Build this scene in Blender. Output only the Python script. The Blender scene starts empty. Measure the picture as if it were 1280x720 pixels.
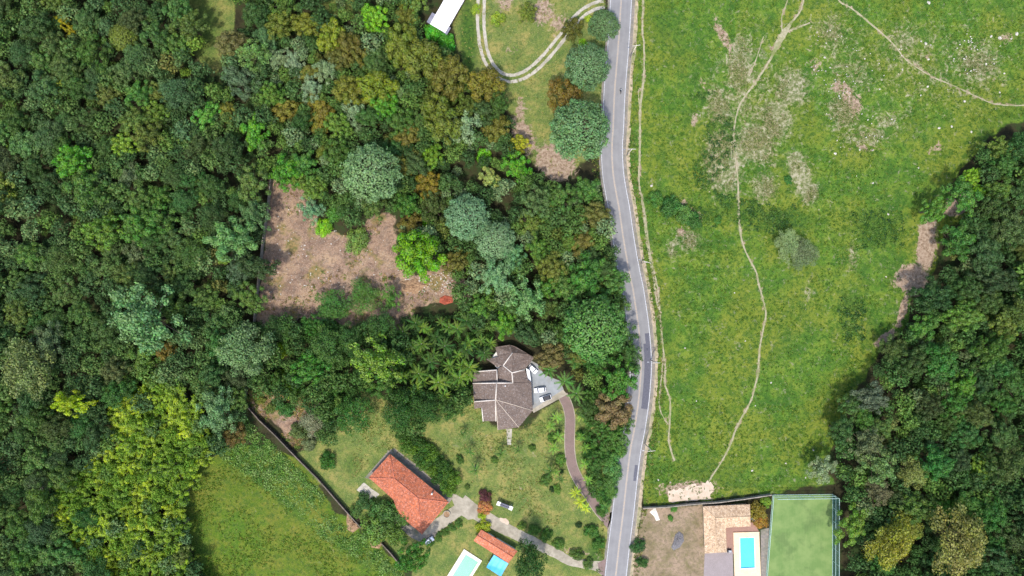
import bpy, math, random
import numpy as np
from mathutils import Vector, Matrix

# ------------------------------------------------------------------ camera, light, exposure
S = 0.28            # metres per photograph pixel on the ground
H = 240.0           # height of the drone
scn = bpy.context.scene
COL = scn.collection
cam_d = bpy.data.cameras.new('camera'); cam = bpy.data.objects.new('camera', cam_d); COL.objects.link(cam)
cam.location = (0, 0, H); cam.rotation_euler = (0, 0, 0)
cam_d.sensor_width = 36.0; cam_d.lens = 36.0 * H / (1280 * S)
cam_d.clip_start = 1.0; cam_d.clip_end = 6000.0
scn.camera = cam

SUN_EL = math.radians(63.0)
SHX, SHY = 0.30, 0.954        # where shadows fall on the ground (x right, y up in the picture)
world = bpy.data.worlds.new('World'); scn.world = world; world.use_nodes = True
wn = world.node_tree.nodes; wl = world.node_tree.links
sky = wn.new('ShaderNodeTexSky'); sky.sky_type = 'NISHITA'; sky.sun_disc = False
sky.sun_elevation = SUN_EL; sky.sun_rotation = math.atan2(-SHX, -SHY) % (2 * math.pi)
sky.air_density = 1.0; sky.dust_density = 2.0; sky.ozone_density = 1.0
bg = wn['Background']; bg.inputs['Strength'].default_value = 0.15
wl.new(sky.outputs['Color'], bg.inputs['Color'])
sun_d = bpy.data.lights.new('sun', 'SUN'); sun = bpy.data.objects.new('sun', sun_d); COL.objects.link(sun)
sun_d.energy = 2.1; sun_d.angle = math.radians(3.0); sun_d.color = (1.0, 0.955, 0.88)
ldir = Vector((SHX * math.cos(SUN_EL), SHY * math.cos(SUN_EL), -math.sin(SUN_EL)))
sun.rotation_euler = ldir.to_track_quat('-Z', 'Y').to_euler(); sun.location = (-60, -150, 200)
scn.view_settings.view_transform = 'Standard'; scn.view_settings.look = 'None'
scn.view_settings.gamma = 1.0; scn.view_settings.use_curve_mapping = False
scn.view_settings.exposure = 0.86

rnd = random.Random(7)
RNG = np.random.default_rng(11)

# ------------------------------------------------------------------ helpers
def P(px, py, z=0.0):
    """photograph pixel -> ground-plan position of something at height z"""
    k = S * (H - z) / H
    return ((px - 640) * k, (360 - py) * k)
def P3(px, py, z=0.0):
    x, y = P(px, py, z); return (x, y, z)
def lin(r, g, b, k=1.0):
    f = lambda c: (c / 255 / 12.92) if c <= 10 else (((c / 255) + 0.055) / 1.055) ** 2.4
    return (f(r) * k, f(g) * k, f(b) * k, 1.0)

def mesh_obj(name, verts, faces, mat=None, parent=None, smooth=False, loc=None):
    me = bpy.data.meshes.new(name)
    me.from_pydata([tuple(v) for v in verts], [], [tuple(f) for f in faces]); me.update()
    if smooth: me.polygons.foreach_set('use_smooth', [True] * len(me.polygons))
    if mat: me.materials.append(mat)
    o = bpy.data.objects.new(name, me); COL.objects.link(o)
    if parent: o.parent = parent
    if loc: o.location = loc
    return o
def link_mesh(name, me, parent=None, loc=None, rot=None, sc=None):
    o = bpy.data.objects.new(name, me); COL.objects.link(o)
    if parent: o.parent = parent
    if loc: o.location = loc
    if rot: o.rotation_euler = rot
    if sc: o.scale = sc
    return o
def empty(name, loc=(0, 0, 0), rz=0.0, sc=1.0):
    o = bpy.data.objects.new(name, None); COL.objects.link(o)
    o.location = loc; o.rotation_euler = (0, 0, rz)
    o.scale = (sc, sc, sc) if not hasattr(sc, '__len__') else sc
    o.empty_display_size = 0.5
    return o
def tag(o, label, cat, group=None):
    o['label'] = label; o['category'] = cat
    if group: o['group'] = group
    return o
def structure(o, label=None):
    o['kind'] = 'structure'
    if label: o['label'] = label
    return o

class MB:
    def __init__(s): s.v = []; s.f = []
    def add(s, vs, fs):
        n = len(s.v); s.v += [tuple(v) for v in vs]; s.f += [tuple(i + n for i in f) for f in fs]; return s
    def box(s, c, d, rz=0.0, M=None):
        cx, cy, cz = c; hx, hy, hz = d[0] / 2, d[1] / 2, d[2] / 2
        cs, sn = math.cos(rz), math.sin(rz); vs = []
        for a, b, e in ((-1,-1,-1),(1,-1,-1),(1,1,-1),(-1,1,-1),(-1,-1,1),(1,-1,1),(1,1,1),(-1,1,1)):
            x, y, z = a * hx, b * hy, e * hz
            vs.append((cx + x * cs - y * sn, cy + x * sn + y * cs, cz + z))
        if M: vs = [tuple(M @ Vector(v)) for v in vs]
        return s.add(vs, [(0,3,2,1),(4,5,6,7),(0,1,5,4),(1,2,6,5),(2,3,7,6),(3,0,4,7)])
    def tube(s, pts, rad, n=8, cap=True):
        pts = [Vector(p) for p in pts]
        if not hasattr(rad, '__len__'): rad = [rad] * len(pts)
        rings = []
        for i, p in enumerate(pts):
            t = (pts[min(i + 1, len(pts) - 1)] - pts[max(i - 1, 0)]).normalized()
            u = t.cross(Vector((0.31, 0.17, 0.93)) if abs(t.z) < 0.9 else Vector((1, 0, 0))).normalized(); w = t.cross(u)
            rings.append([tuple(p + (u * math.cos(2 * math.pi * k / n) + w * math.sin(2 * math.pi * k / n)) * rad[i]) for k in range(n)])
        vs = [v for r in rings for v in r]; fs = []
        for i in range(len(pts) - 1):
            for k in range(n):
                a = i * n + k; b = i * n + (k + 1) % n
                fs.append((a, b, b + n, a + n))
        if cap:
            fs.append(tuple(range(n))[::-1]); fs.append(tuple(range((len(pts) - 1) * n, len(pts) * n)))
        return s.add(vs, fs)
    def prism(s, poly, z0, z1):
        n = len(poly)
        z0s = z0 if hasattr(z0, '__len__') else [z0] * n
        z1s = z1 if hasattr(z1, '__len__') else [z1] * n
        vs = [(p[0], p[1], z) for p, z in zip(poly, z0s)] + [(p[0], p[1], z) for p, z in zip(poly, z1s)]
        fs = [tuple(range(n))[::-1], tuple(range(n, 2 * n))] + [(i, (i + 1) % n, n + (i + 1) % n, n + i) for i in range(n)]
        return s.add(vs, fs)
    def slab(s, pts3, th):
        """thick sheet: top polygon given in 3D, thickness downward"""
        n = len(pts3)
        vs = [tuple(p) for p in pts3] + [(p[0], p[1], p[2] - th) for p in pts3]
        a = sum(pts3[i][0] * pts3[(i + 1) % n][1] - pts3[(i + 1) % n][0] * pts3[i][1] for i in range(n))
        r = list(range(n)); 
        if a < 0: r.reverse()
        fs = [tuple(r), tuple(i + n for i in reversed(r))]
        for k in range(n):
            i, j = r[k], r[(k + 1) % n]; fs.append((i, i + n, j + n, j))
        return s.add(vs, fs)
    def build(s, name, mat, parent=None, smooth=False, loc=None):
        return mesh_obj(name, s.v, s.f, mat, parent, smooth, loc)
    def mesh(s, name, mat, smooth=False):
        me = bpy.data.meshes.new(name); me.from_pydata(s.v, [], s.f); me.update()
        if smooth: me.polygons.foreach_set('use_smooth', [True] * len(me.polygons))
        me.materials.append(mat); return me

# ------------------------------------------------------------------ materials
def new_mat(name):
    m = bpy.data.materials.new(name); m.use_nodes = True
    nt = m.node_tree; b = nt.nodes['Principled BSDF']
    return m, nt, b
def nd(nt, t, **kw):
    n = nt.nodes.new(t)
    for k, v in kw.items(): setattr(n, k, v)
    return n
def noise(nt, vec, scale, detail=4.0, rough=0.55, dist=0.0):
    n = nd(nt, 'ShaderNodeTexNoise'); n.inputs['Scale'].default_value = scale; n.inputs['Detail'].default_value = detail
    n.inputs['Roughness'].default_value = rough; n.inputs['Distortion'].default_value = dist
    if vec is not None: nt.links.new(vec, n.inputs['Vector'])
    return n.outputs['Fac']
def ramp(nt, fac, stops, interp='LINEAR'):
    n = nd(nt, 'ShaderNodeValToRGB'); cr = n.color_ramp; cr.interpolation = interp
    while len(cr.elements) < len(stops): cr.elements.new(0.5)
    for e, (p, c) in zip(cr.elements, stops):
        e.position = p; e.color = c if hasattr(c, '__len__') else (c, c, c, 1)
    nt.links.new(fac, n.inputs['Fac']); return n.outputs['Color']
def mixc(nt, fac, a, b, mode='MIX'):
    n = nd(nt, 'ShaderNodeMix', data_type='RGBA', blend_type=mode)
    for sock, v in ((n.inputs['Factor'], fac), (n.inputs['A'], a), (n.inputs['B'], b)):
        pass
    def put(sock, v):
        if hasattr(v, 'is_output'): nt.links.new(v, sock)
        else: sock.default_value = v
    put(n.inputs[0], fac); put(n.inputs[6], a); put(n.inputs[7], b)
    return n.outputs[2]
def math_n(nt, op, a, b=None, clamp=False):
    n = nd(nt, 'ShaderNodeMath', operation=op); n.use_clamp = clamp
    for i, v in enumerate((a, b)):
        if v is None: continue
        if hasattr(v, 'is_output'): nt.links.new(v, n.inputs[i])
        else: n.inputs[i].default_value = v
    return n.outputs[0]
def bump(nt, b, h, strength=0.4, dist=0.2):
    n = nd(nt, 'ShaderNodeBump'); n.inputs['Strength'].default_value = strength; n.inputs['Distance'].default_value = dist
    nt.links.new(h, n.inputs['Height']); nt.links.new(n.outputs['Normal'], b.inputs['Normal'])
def gpos(nt):
    return nd(nt, 'ShaderNodeNewGeometry').outputs['Position']
def opos(nt):
    return nd(nt, 'ShaderNodeTexCoord').outputs['Object']

def simple(name, c1, c2=None, scale=1.5, rough=0.7, metal=0.0, detail=5, bumpk=0.0, stain=None, spec=0.4):
    m, nt, b = new_mat(name)
    c2 = c2 or tuple(x * 0.75 for x in c1[:3]) + (1,)
    p = gpos(nt)
    c = ramp(nt, noise(nt, p, scale, detail), [(0.3, c2), (0.7, c1)])
    if stain:
        c = mixc(nt, ramp(nt, noise(nt, p, scale * 0.17, 5, 0.65), [(0.48, 0.0), (0.68, 0.8)]), c, stain)
    nt.links.new(c, b.inputs['Base Color'])
    b.inputs['Roughness'].default_value = rough; b.inputs['Metallic'].default_value = metal
    b.inputs['Specular IOR Level'].default_value = spec
    if bumpk: bump(nt, b, noise(nt, p, scale * 2, 4), bumpk, 0.1)
    return m

def foliage_mat(name, transl=0.22):
    m, nt, b = new_mat(name)
    oi = nd(nt, 'ShaderNodeObjectInfo')
    at = nd(nt, 'ShaderNodeAttribute', attribute_name='leafv')
    hs = nd(nt, 'ShaderNodeHueSaturation')
    nt.links.new(oi.outputs['Color'], hs.inputs['Color'])
    sep = nd(nt, 'ShaderNodeSeparateColor'); nt.links.new(at.outputs['Color'], sep.inputs[0])
    val = math_n(nt, 'ADD', math_n(nt, 'MULTIPLY', sep.outputs[0], 0.85), 0.64)
    hue = math_n(nt, 'ADD', math_n(nt, 'MULTIPLY', sep.outputs[1], 0.06), 0.464)
    nt.links.new(val, hs.inputs['Value']); nt.links.new(hue, hs.inputs['Hue'])
    sat = math_n(nt, 'ADD', math_n(nt, 'MULTIPLY', sep.outputs[2], 0.3), 0.85); nt.links.new(sat, hs.inputs['Saturation'])
    nt.links.new(hs.outputs['Color'], b.inputs['Base Color'])
    b.inputs['Roughness'].default_value = 0.6; b.inputs['Specular IOR Level'].default_value = 0.22
    tr = nd(nt, 'ShaderNodeBsdfTranslucent'); nt.links.new(hs.outputs['Color'], tr.inputs['Color'])
    mx = nd(nt, 'ShaderNodeMixShader'); mx.inputs[0].default_value = transl
    nt.links.new(b.outputs[0], mx.inputs[1]); nt.links.new(tr.outputs[0], mx.inputs[2])
    nt.links.new(mx.outputs[0], nt.nodes['Material Output'].inputs['Surface'])
    return m
def vcol_foliage_mat(name, transl=0.22):
    m, nt, b = new_mat(name)
    at = nd(nt, 'ShaderNodeAttribute', attribute_name='leafc')
    nt.links.new(at.outputs['Color'], b.inputs['Base Color'])
    b.inputs['Roughness'].default_value = 0.6; b.inputs['Specular IOR Level'].default_value = 0.25
    tr = nd(nt, 'ShaderNodeBsdfTranslucent'); nt.links.new(at.outputs['Color'], tr.inputs['Color'])
    mx = nd(nt, 'ShaderNodeMixShader'); mx.inputs[0].default_value = transl
    nt.links.new(b.outputs[0], mx.inputs[1]); nt.links.new(tr.outputs[0], mx.inputs[2])
    nt.links.new(mx.outputs[0], nt.nodes['Material Output'].inputs['Surface'])
    return m
M = {}
M['leaf'] = foliage_mat('foliage')
M['leafc'] = vcol_foliage_mat('foliage_massed')
M['bark'] = simple('bark', lin(120, 105, 88), lin(70, 60, 50), 6, 0.9, bumpk=0.5)
M['palebark'] = simple('pale_bark', lin(170, 165, 158), lin(120, 115, 110), 6, 0.9)

def asphalt_mat():
    m, nt, b = new_mat('asphalt'); p = gpos(nt)
    c = ramp(nt, noise(nt, p, 0.25, 6, 0.6), [(0.3, lin(130, 128, 130)), (0.7, lin(152, 150, 150))])
    c = mixc(nt, ramp(nt, noise(nt, p, 9, 3), [(0.35, 0.0), (0.75, 0.35)]), c, lin(104, 102, 104))
    # wheel tracks polished along the lanes (attribute: distance across the road)
    at = nd(nt, 'ShaderNodeAttribute', attribute_name='across')
    w = ramp(nt, at.outputs['Fac'], [(0.0, lin(100, 101, 108)), (0.10, 0.75), (0.2, 0.42), (0.3, 0.72), (0.40, 0.5), (0.5, 0.9), (0.6, 0.5), (0.7, 0.72), (0.8, 0.42), (0.9, 0.75), (1.0, 0.4)])
    wf = nd(nt, 'ShaderNodeRGBToBW'); nt.links.new(w, wf.inputs[0])
    c = mixc(nt, math_n(nt, 'MULTIPLY', wf.outputs[0], 0.35), c, lin(176, 174, 170))
    nt.links.new(mixc(nt, 1.0, c, (0.78, 0.78, 0.78, 1), 'MULTIPLY'), b.inputs['Base Color']); b.inputs['Roughness'].default_value = 0.85
    return m
M['asphalt'] = asphalt_mat()
M['patch'] = simple('asphalt_patch', lin(98, 98, 108), lin(84, 84, 92), 2.0, 0.85)
def worn_paint(name, c, bare, amount):
    m, nt, b = new_mat(name); p = gpos(nt)
    f = ramp(nt, noise(nt, p, 2.2, 5, 0.7), [(0.5 - amount * 0.3, 0.0), (0.62, 1.0)])
    nt.links.new(mixc(nt, f, c, bare), b.inputs['Base Color']); b.inputs['Roughness'].default_value = 0.75
    return m
M['white_line'] = worn_paint('worn_white_paint', lin(222, 222, 222), lin(168, 168, 172), 0.35)
M['yellow_line'] = worn_paint('worn_yellow_paint', lin(205, 176, 140), lin(160, 152, 146), 0.5)
M['concrete'] = simple('concrete', lin(194, 184, 164, 0.8), lin(160, 150, 132, 0.8), 0.8, 0.85, stain=lin(138, 130, 112, 0.8))
M['yard'] = simple('yard_concrete', lin(166, 170, 172, 0.8), lin(146, 150, 152, 0.8), 0.6, 0.8, stain=lin(150, 140, 122, 0.8))
M['track'] = simple('concrete_track', lin(190, 182, 168), lin(152, 146, 132), 1.2, 0.85, stain=lin(128, 124, 104))
M['gutter'] = simple('gutter', lin(150, 138, 124), lin(110, 108, 104), 1.2, 0.9, stain=lin(96, 100, 76))
M['vergedirt'] = simple('verge_dirt', lin(188, 168, 142), lin(138, 128, 104), 0.9, 0.95, stain=lin(110, 122, 70), bumpk=0.3)
M['pathdirt'] = simple('path_dirt', lin(200, 190, 160, 0.7), lin(164, 158, 118, 0.64), 1.1, 0.95, stain=lin(132, 148, 66, 0.6), bumpk=0.3)
M['sand'] = simple('sand', lin(226, 206, 184, 0.8), lin(206, 182, 156, 0.75), 0.5, 0.95, bumpk=0.3)
def paver_mat(name, c1, c2, mortar, sc=3.5):
    m, nt, b = new_mat(name); p = gpos(nt)
    br = nd(nt, 'ShaderNodeTexBrick'); br.inputs['Scale'].default_value = sc; br.inputs['Mortar Size'].default_value = 0.03
    br.inputs['Color1'].default_value = c1; br.inputs['Color2'].default_value = c2; br.inputs['Mortar'].default_value = mortar
    nt.links.new(p, br.inputs['Vector'])
    c = mixc(nt, ramp(nt, noise(nt, p, 0.35, 6, 0.7), [(0.4, 0.0), (0.7, 0.6)]), br.outputs['Color'], mortar)
    nt.links.new(c, b.inputs['Base Color']); b.inputs['Roughness'].default_value = 0.9
    return m
M['paver'] = paver_mat('red_paver', lin(146, 122, 116), lin(128, 104, 100), lin(104, 92, 82))
M['yardpaver'] = paver_mat('grey_paver', lin(162, 150, 150), lin(146, 136, 136), lin(128, 118, 114), 2.0)

def tile_mat(name, c1, c2, c3, axis_rz=0.0, row=0.42, joint=0.35, mossc=None):
    """clay tiles: fine rows running down the slope, courses across, tile to tile colour"""
    m, nt, b = new_mat(name); p = gpos(nt)
    mp = nd(nt, 'ShaderNodeMapping'); mp.inputs['Rotation'].default_value = (0, 0, -axis_rz); nt.links.new(p, mp.inputs['Vector'])
    br = nd(nt, 'ShaderNodeTexBrick'); br.inputs['Scale'].default_value = 1.0
    br.inputs['Brick Width'].default_value = 0.55; br.inputs['Row Height'].default_value = row; br.inputs['Mortar Size'].default_value = 0.045
    br.inputs['Color1'].default_value = c1; br.inputs['Color2'].default_value = c2; br.inputs['Mortar'].default_value = mixk(c3, c1, 0.25)
    br.inputs['Bias'].default_value = -0.1
    nt.links.new(mp.outputs[0], br.inputs['Vector'])
    c = mixc(nt, ramp(nt, noise(nt, p, 0.55, 7, 0.72), [(0.42, 0.0), (0.66, 0.6)]), br.outputs['Color'], c3)
    c = mixc(nt, ramp(nt, noise(nt, p, 1.5, 4, 0.8), [(0.47, 0.0), (0.60, 0.85)]), c, c3)
    c = mixc(nt, ramp(nt, noise(nt, mp.outputs[0], 1.9, 3, 0.8), [(0.54, 0.0), (0.64, 0.55)]), c, mixk(c1, (1, 1, 1, 1), 0.22))
    if mossc: c = mixc(nt, ramp(nt, noise(nt, p, 0.2, 6, 0.7), [(0.5, 0.0), (0.75, 0.6)]), c, mossc)
    nt.links.new(c, b.inputs['Base Color']); b.inputs['Roughness'].default_value = 0.8
    bump(nt, b, br.outputs['Fac'], -0.5, 0.08)
    return m
def mixk(a, b, t): return tuple(a[i] * (1 - t) + b[i] * t for i in range(3)) + (1,)
M['orange_tile'] = tile_mat('orange_clay_tile', lin(214, 116, 72), lin(190, 98, 60), lin(112, 64, 46), -0.69, mossc=lin(150, 90, 62))
M['orange_tile2'] = tile_mat('pool_house_clay_tile', lin(216, 126, 84), lin(200, 112, 74), lin(150, 84, 62), -0.53)
M['brown_tile'] = tile_mat('brown_concrete_tile', lin(122, 103, 90), lin(108, 91, 80), lin(84, 71, 64), 0.03, mossc=lin(114, 99, 88))
M['beige_tile'] = tile_mat('beige_clay_tile', lin(226, 198, 162), lin(204, 172, 136), lin(140, 110, 84), 0.03)
M['ridge_white'] = simple('white_ridge', lin(222, 212, 200), lin(190, 178, 166), 1.5, 0.7)
M['ridge_orange'] = simple('orange_ridge', lin(196, 116, 92), lin(160, 92, 74), 3, 0.8)
M['ridge_beige'] = simple('beige_ridge', lin(214, 186, 150), lin(184, 152, 122), 3, 0.8)
M['ridge_tan'] = simple('tan_ridge', lin(206, 190, 170), lin(170, 152, 138), 2.5, 0.8)
M['wall_white'] = simple('white_render', lin(226, 222, 212), lin(204, 198, 186), 0.8, 0.85)
M['wall_cream'] = simple('cream_render', lin(222, 206, 178), lin(198, 182, 152), 0.8, 0.85)
M['wall_brick'] = paver_mat('brick_wall', lin(178, 128, 108), lin(158, 108, 90), lin(170, 150, 136), 5)
M['white_sheet'] = simple('white_roof_sheet', lin(252, 250, 252), lin(244, 242, 246), 0.5, 0.45)
M['grey_sheet'] = simple('grey_roof_sheet', lin(150, 150, 166), lin(120, 120, 134), 0.9, 0.5)
M['glass_dark'] = simple('window_glass', lin(50, 60, 68), lin(36, 42, 50), 0.6, 0.08, spec=0.6)
M['wood'] = simple('brown_wood', lin(120, 84, 56), lin(90, 60, 40), 4, 0.6)
M['frame_white'] = simple('white_frame', lin(235, 235, 232), None, 3, 0.5)
M['deck_cream'] = paver_mat('cream_pool_deck', lin(238, 216, 184), lin(230, 204, 168), lin(216, 184, 148), 1.2)
M['deck_pale'] = simple('pale_pool_deck', lin(238, 232, 214), lin(220, 210, 188), 1.0, 0.8)
M['terrace'] = paver_mat('pink_terrace', lin(176, 136, 118), lin(156, 116, 100), lin(130, 104, 92), 2)
M['basin_blue'] = simple('blue_pool_basin', lin(96, 228, 240), lin(84, 214, 230), 0.4, 0.5)
M['basin_mint'] = simple('mint_pool_basin', lin(142, 204, 160), lin(128, 190, 148), 0.3, 0.5)
def water_mat():
    m, nt, b = new_mat('pool_water'); out = nt.nodes['Material Output']; nt.nodes.remove(b)
    t = nd(nt, 'ShaderNodeBsdfTransparent'); t.inputs[0].default_value = (0.84, 0.97, 0.985, 1)
    g = nd(nt, 'ShaderNodeBsdfGlossy'); g.inputs['Roughness'].default_value = 0.03
    bp = nd(nt, 'ShaderNodeBump'); bp.inputs['Strength'].default_value = 0.15
    nt.links.new(noise(nt, gpos(nt), 1.6, 3), bp.inputs['Height']); nt.links.new(bp.outputs[0], g.inputs['Normal'])
    f = nd(nt, 'ShaderNodeFresnel'); f.inputs[0].default_value = 1.33
    mx = nd(nt, 'ShaderNodeMixShader'); nt.links.new(f.outputs[0], mx.inputs[0])
    nt.links.new(t.outputs[0], mx.inputs[1]); nt.links.new(g.outputs[0], mx.inputs[2]); nt.links.new(mx.outputs[0], out.inputs[0])
    return m
M['water'] = water_mat()
M['tarp_blue'] = simple('blue_tarp', lin(60, 178, 232), lin(44, 160, 218), 0.7, 0.45)
M['tarp_orange'] = simple('orange_tarp', lin(168, 82, 56), lin(128, 62, 44), 0.9, 0.7)
M['tarp_white'] = simple('pale_sheet', lin(226, 218, 204), lin(196, 188, 174), 1.2, 0.7)
def net_mat():
    m, nt, b = new_mat('fence_net'); out = nt.nodes['Material Output']
    b.inputs['Base Color'].default_value = lin(96, 160, 150); b.inputs['Roughness'].default_value = 0.6
    t = nd(nt, 'ShaderNodeBsdfTransparent'); mx = nd(nt, 'ShaderNodeMixShader')
    p = gpos(nt); f = ramp(nt, noise(nt, p, 2.0, 3), [(0.3, 0.22), (0.7, 0.36)]); bw = nd(nt, 'ShaderNodeRGBToBW'); nt.links.new(f, bw.inputs[0])
    nt.links.new(bw.outputs[0], mx.inputs[0]); nt.links.new(t.outputs[0], mx.inputs[1]); nt.links.new(b.outputs[0], mx.inputs[2])
    nt.links.new(mx.outputs[0], out.inputs[0]); return m
M['net'] = net_mat()
M['pipe'] = simple('galvanised_pipe', lin(190, 212, 206), lin(160, 186, 180), 3, 0.5)
M['pole'] = simple('pole_concrete', lin(224, 214, 200), lin(196, 184, 168), 2, 0.85)
M['dark_wood'] = simple('dark_fence_wood', lin(88, 76, 72), lin(56, 48, 46), 2.5, 0.9)
M['stone'] = simple('boulder_stone', lin(216, 210, 200), lin(160, 152, 142), 2.5, 0.9, bumpk=0.5)
M['ash'] = simple('ash', lin(132, 128, 128), lin(88, 86, 88), 3.0, 0.95, bumpk=0.6)
M['soilpile'] = simple('dry_debris', lin(168, 138, 106), lin(120, 92, 70), 1.6, 0.95, bumpk=0.6)
M['car_white'] = simple('white_car_paint', lin(246, 246, 248), lin(240, 240, 244), 1, 0.25, spec=0.6)
M['car_black'] = simple('black_car_paint', lin(34, 36, 44), lin(28, 30, 36), 1, 0.2, spec=0.6)
M['tyre'] = simple('tyre_rubber', lin(34, 34, 34), None, 5, 0.9)
M['metal'] = simple('grey_metal', lin(170, 172, 176), None, 4, 0.35, metal=0.8)
M['lamp_red'] = simple('red_lamp', lin(160, 20, 16), None, 4, 0.3)
M['cloth_dark'] = simple('dark_cloth', lin(40, 46, 62), lin(28, 32, 44), 8, 0.9)
M['skin'] = simple('skin', lin(186, 136, 108), None, 8, 0.6)
M['helmet'] = simple('white_helmet', lin(236, 240, 246), None, 8, 0.25)
M['swing_grey'] = simple('grey_fabric', lin(108, 108, 120), lin(84, 84, 96), 2, 0.8)
M['frame_dark'] = simple('dark_frame', lin(44, 44, 50), None, 4, 0.5)

# ------------------------------------------------------------------ value noise and polygons in plan (numpy)
def vnoise(x, y, sc, seed=0):
    x = np.asarray(x, float) / sc; y = np.asarray(y, float) / sc
    xi = np.floor(x).astype(np.int64); yi = np.floor(y).astype(np.int64); fx = x - xi; fy = y - yi
    def h(a, b):
        n = (a * 374761393 + b * 668265263 + seed * 982451653) & 0xffffffff
        n = ((n ^ (n >> 13)) * 1274126177) & 0xffffffff
        return ((n ^ (n >> 16)) & 0xffff) / 65535.0
    u = fx * fx * (3 - 2 * fx); v = fy * fy * (3 - 2 * fy)
    return (h(xi, yi) * (1 - u) + h(xi + 1, yi) * u) * (1 - v) + (h(xi, yi + 1) * (1 - u) + h(xi + 1, yi + 1) * u) * v
def inside(poly, x, y):
    r = np.zeros(np.shape(x), bool); n = len(poly)
    for i in range(n):
        x1, y1 = poly[i]; x2, y2 = poly[(i + 1) % n]
        c = (y1 > y) != (y2 > y)
        with np.errstate(divide='ignore', invalid='ignore'):
            xc = (x2 - x1) * (y - y1) / ((y2 - y1) if y2 != y1 else 1e-9) + x1
        r ^= c & (x < xc)
    return r
def segdist(pts, x, y, closed=False):
    d = np.full(np.shape(x), 1e9); n = len(pts)
    for i in range(n if closed else n - 1):
        x1, y1 = pts[i]; x2, y2 = pts[(i + 1) % n]
        dx, dy = x2 - x1, y2 - y1; L = dx * dx + dy * dy + 1e-9
        t = np.clip(((x - x1) * dx + (y - y1) * dy) / L, 0, 1)
        d = np.minimum(d, np.hypot(x - x1 - t * dx, y - y1 - t * dy))
    return d
def sdf(poly, x, y):   # positive inside
    d = segdist(poly, x, y, True); return np.where(inside(poly, x, y), d, -d)
def sstep(a, b, v):
    t = np.clip((v - a) / (b - a), 0, 1); return t * t * (3 - 2 * t)
W = lambda pts: [P(*p) for p in pts]

PASTURE = [(792,-90),(1420,-90),(1420,130),(1280,150),(1240,170),(1205,205),(1180,235),(1215,262),(1176,290),(1170,340),(1140,365),(1132,405),(1104,440),(1090,466),(1066,495),(1048,545),(1034,585),(1052,608),(960,616),(890,626),(804,634),(800,600),(806,560),(812,520),(818,480),(820,440),(812,390),(804,340),(795,280),(786,230),(784,180),(788,100)]
FIELD = [(240,592),(270,566),(300,556),(330,556),(352,562),(396,606),(426,640),(450,668),(478,684),(505,712),(540,800),(280,800),(255,720),(235,680),(230,640)]
LAWN = [(398,600),(372,566),(396,556),(410,530),(432,505),(452,482),(490,505),(530,512),(590,495),(612,535),(650,538),(700,500),(775,520),(785,560),(768,640),(758,705),(745,800),(520,800),(512,715),(450,655)]
NLAWN = [(575,-90),(760,-90),(758,60),(752,150),(735,195),(700,222),(660,195),(630,130),(585,100),(570,40)]
CLEAR = [(338,218),(355,225),(385,233),(392,258),(402,285),(440,292),(468,268),(495,268),(500,300),(496,322),(520,346),(555,325),(578,318),(590,372),(545,375),(522,385),(512,425),(496,412),(478,398),(440,408),(412,402),(375,398),(345,412),(316,400),(324,350),(330,285)]
LOT = [(803,636),(880,630),(890,650),(884,800),(775,800),(792,710)]
WLOT = [(312,478),(345,490),(388,496),(404,530),(392,560),(372,562),(345,540),(308,505)]
PATHS = {
 'road_path': [(804,-60),(804,0),(803,38),(805,55),(805,90),(803,112),(800,140),(800,180),(798.7,220),(799,233),(803,250),(807,275),(810,300),(815,330),(822,360),(824.7,390),(827,420),(829.5,440),(831.5,460),(831,480),(837.5,500),(837,530),(836,552),(843,576)],
 'road_path_b': [(803,112),(798.5,112),(799,130),(800,140)],
 'road_path_c': [(802,248),(804,262),(807,290),(811,318),(817,348),(820,372),(823,385)],
 'road_path_d': [(829.5,440),(827,470),(824,500),(826,515),(835,530)],
 'long_path': [(1012,-40),(1003,8),(988,30),(976,48),(962,76),(945,102),(926,130),(918,160),(918,182),(923,230),(924,280),(930,310),(945,340),(948,355),(955,380),(957,396),(950,430),(947,462),(943,482),(938,502),(922,532),(908,566),(886,602)],
 'path_fork': [(976,48),(983,40),(1000,33),(1013,28)],
 'path_fork_b': [(978,44),(978,20),(985,0),(990,-20)],
 'east_path': [(1040,-30),(1048,0),(1062,10),(1085,28),(1108,48),(1120,60),(1135,77),(1160,93),(1195,108),(1220,120),(1245,130),(1290,131),(1380,120)],
 'faint_path_c': [(955,45),(945,75),(937,95)],
}
PW = {k_: v_ * 0.42 for k_, v_ in {'road_path': 0.62, 'road_path_b': 0.4, 'road_path_c': 0.55, 'road_path_d': 0.38, 'long_path': 0.62, 'path_fork': 0.6, 'path_fork_b': 0.4, 'east_path': 0.48, 'faint_path': 0.3, 'faint_path_b': 0.28, 'faint_path_c': 0.28}.items()}
ROAD_C = [(784,-120),(779.5,-50),(776.3,0),(772.8,57),(768.3,113),(766.3,160),(765,180),(765.3,202),(767,222),(770.3,242),(774,262),(779.5,300),(786.5,340),(790.8,360),(794,380),(797.5,405),(800,430),(801.2,455),(800,480),(797.6,505),(792.8,537),(788,562),(783.3,600),(779,640),(774,680),(769.5,720),(763,780),(756,850)]

PASW, FIELDW = W(PASTURE), W(FIELD)
def terr(x, y):
    x = np.asarray(x, float); y = np.asarray(y, float)
    mp = np.maximum(sstep(2, 14, sdf(PASW, x, y)), 0.7 * sstep(1, 9, sdf(FIELDW, x, y)))
    z = 1.5 * (vnoise(x, y, 26, 1) - 0.5) + 0.8 * (vnoise(x, y, 11, 2) - 0.5) + 0.3 * (vnoise(x, y, 4.5, 3) - 0.5)
    return z * mp
def terr1(x, y): return float(terr(np.array([x]), np.array([y]))[0])

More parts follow.
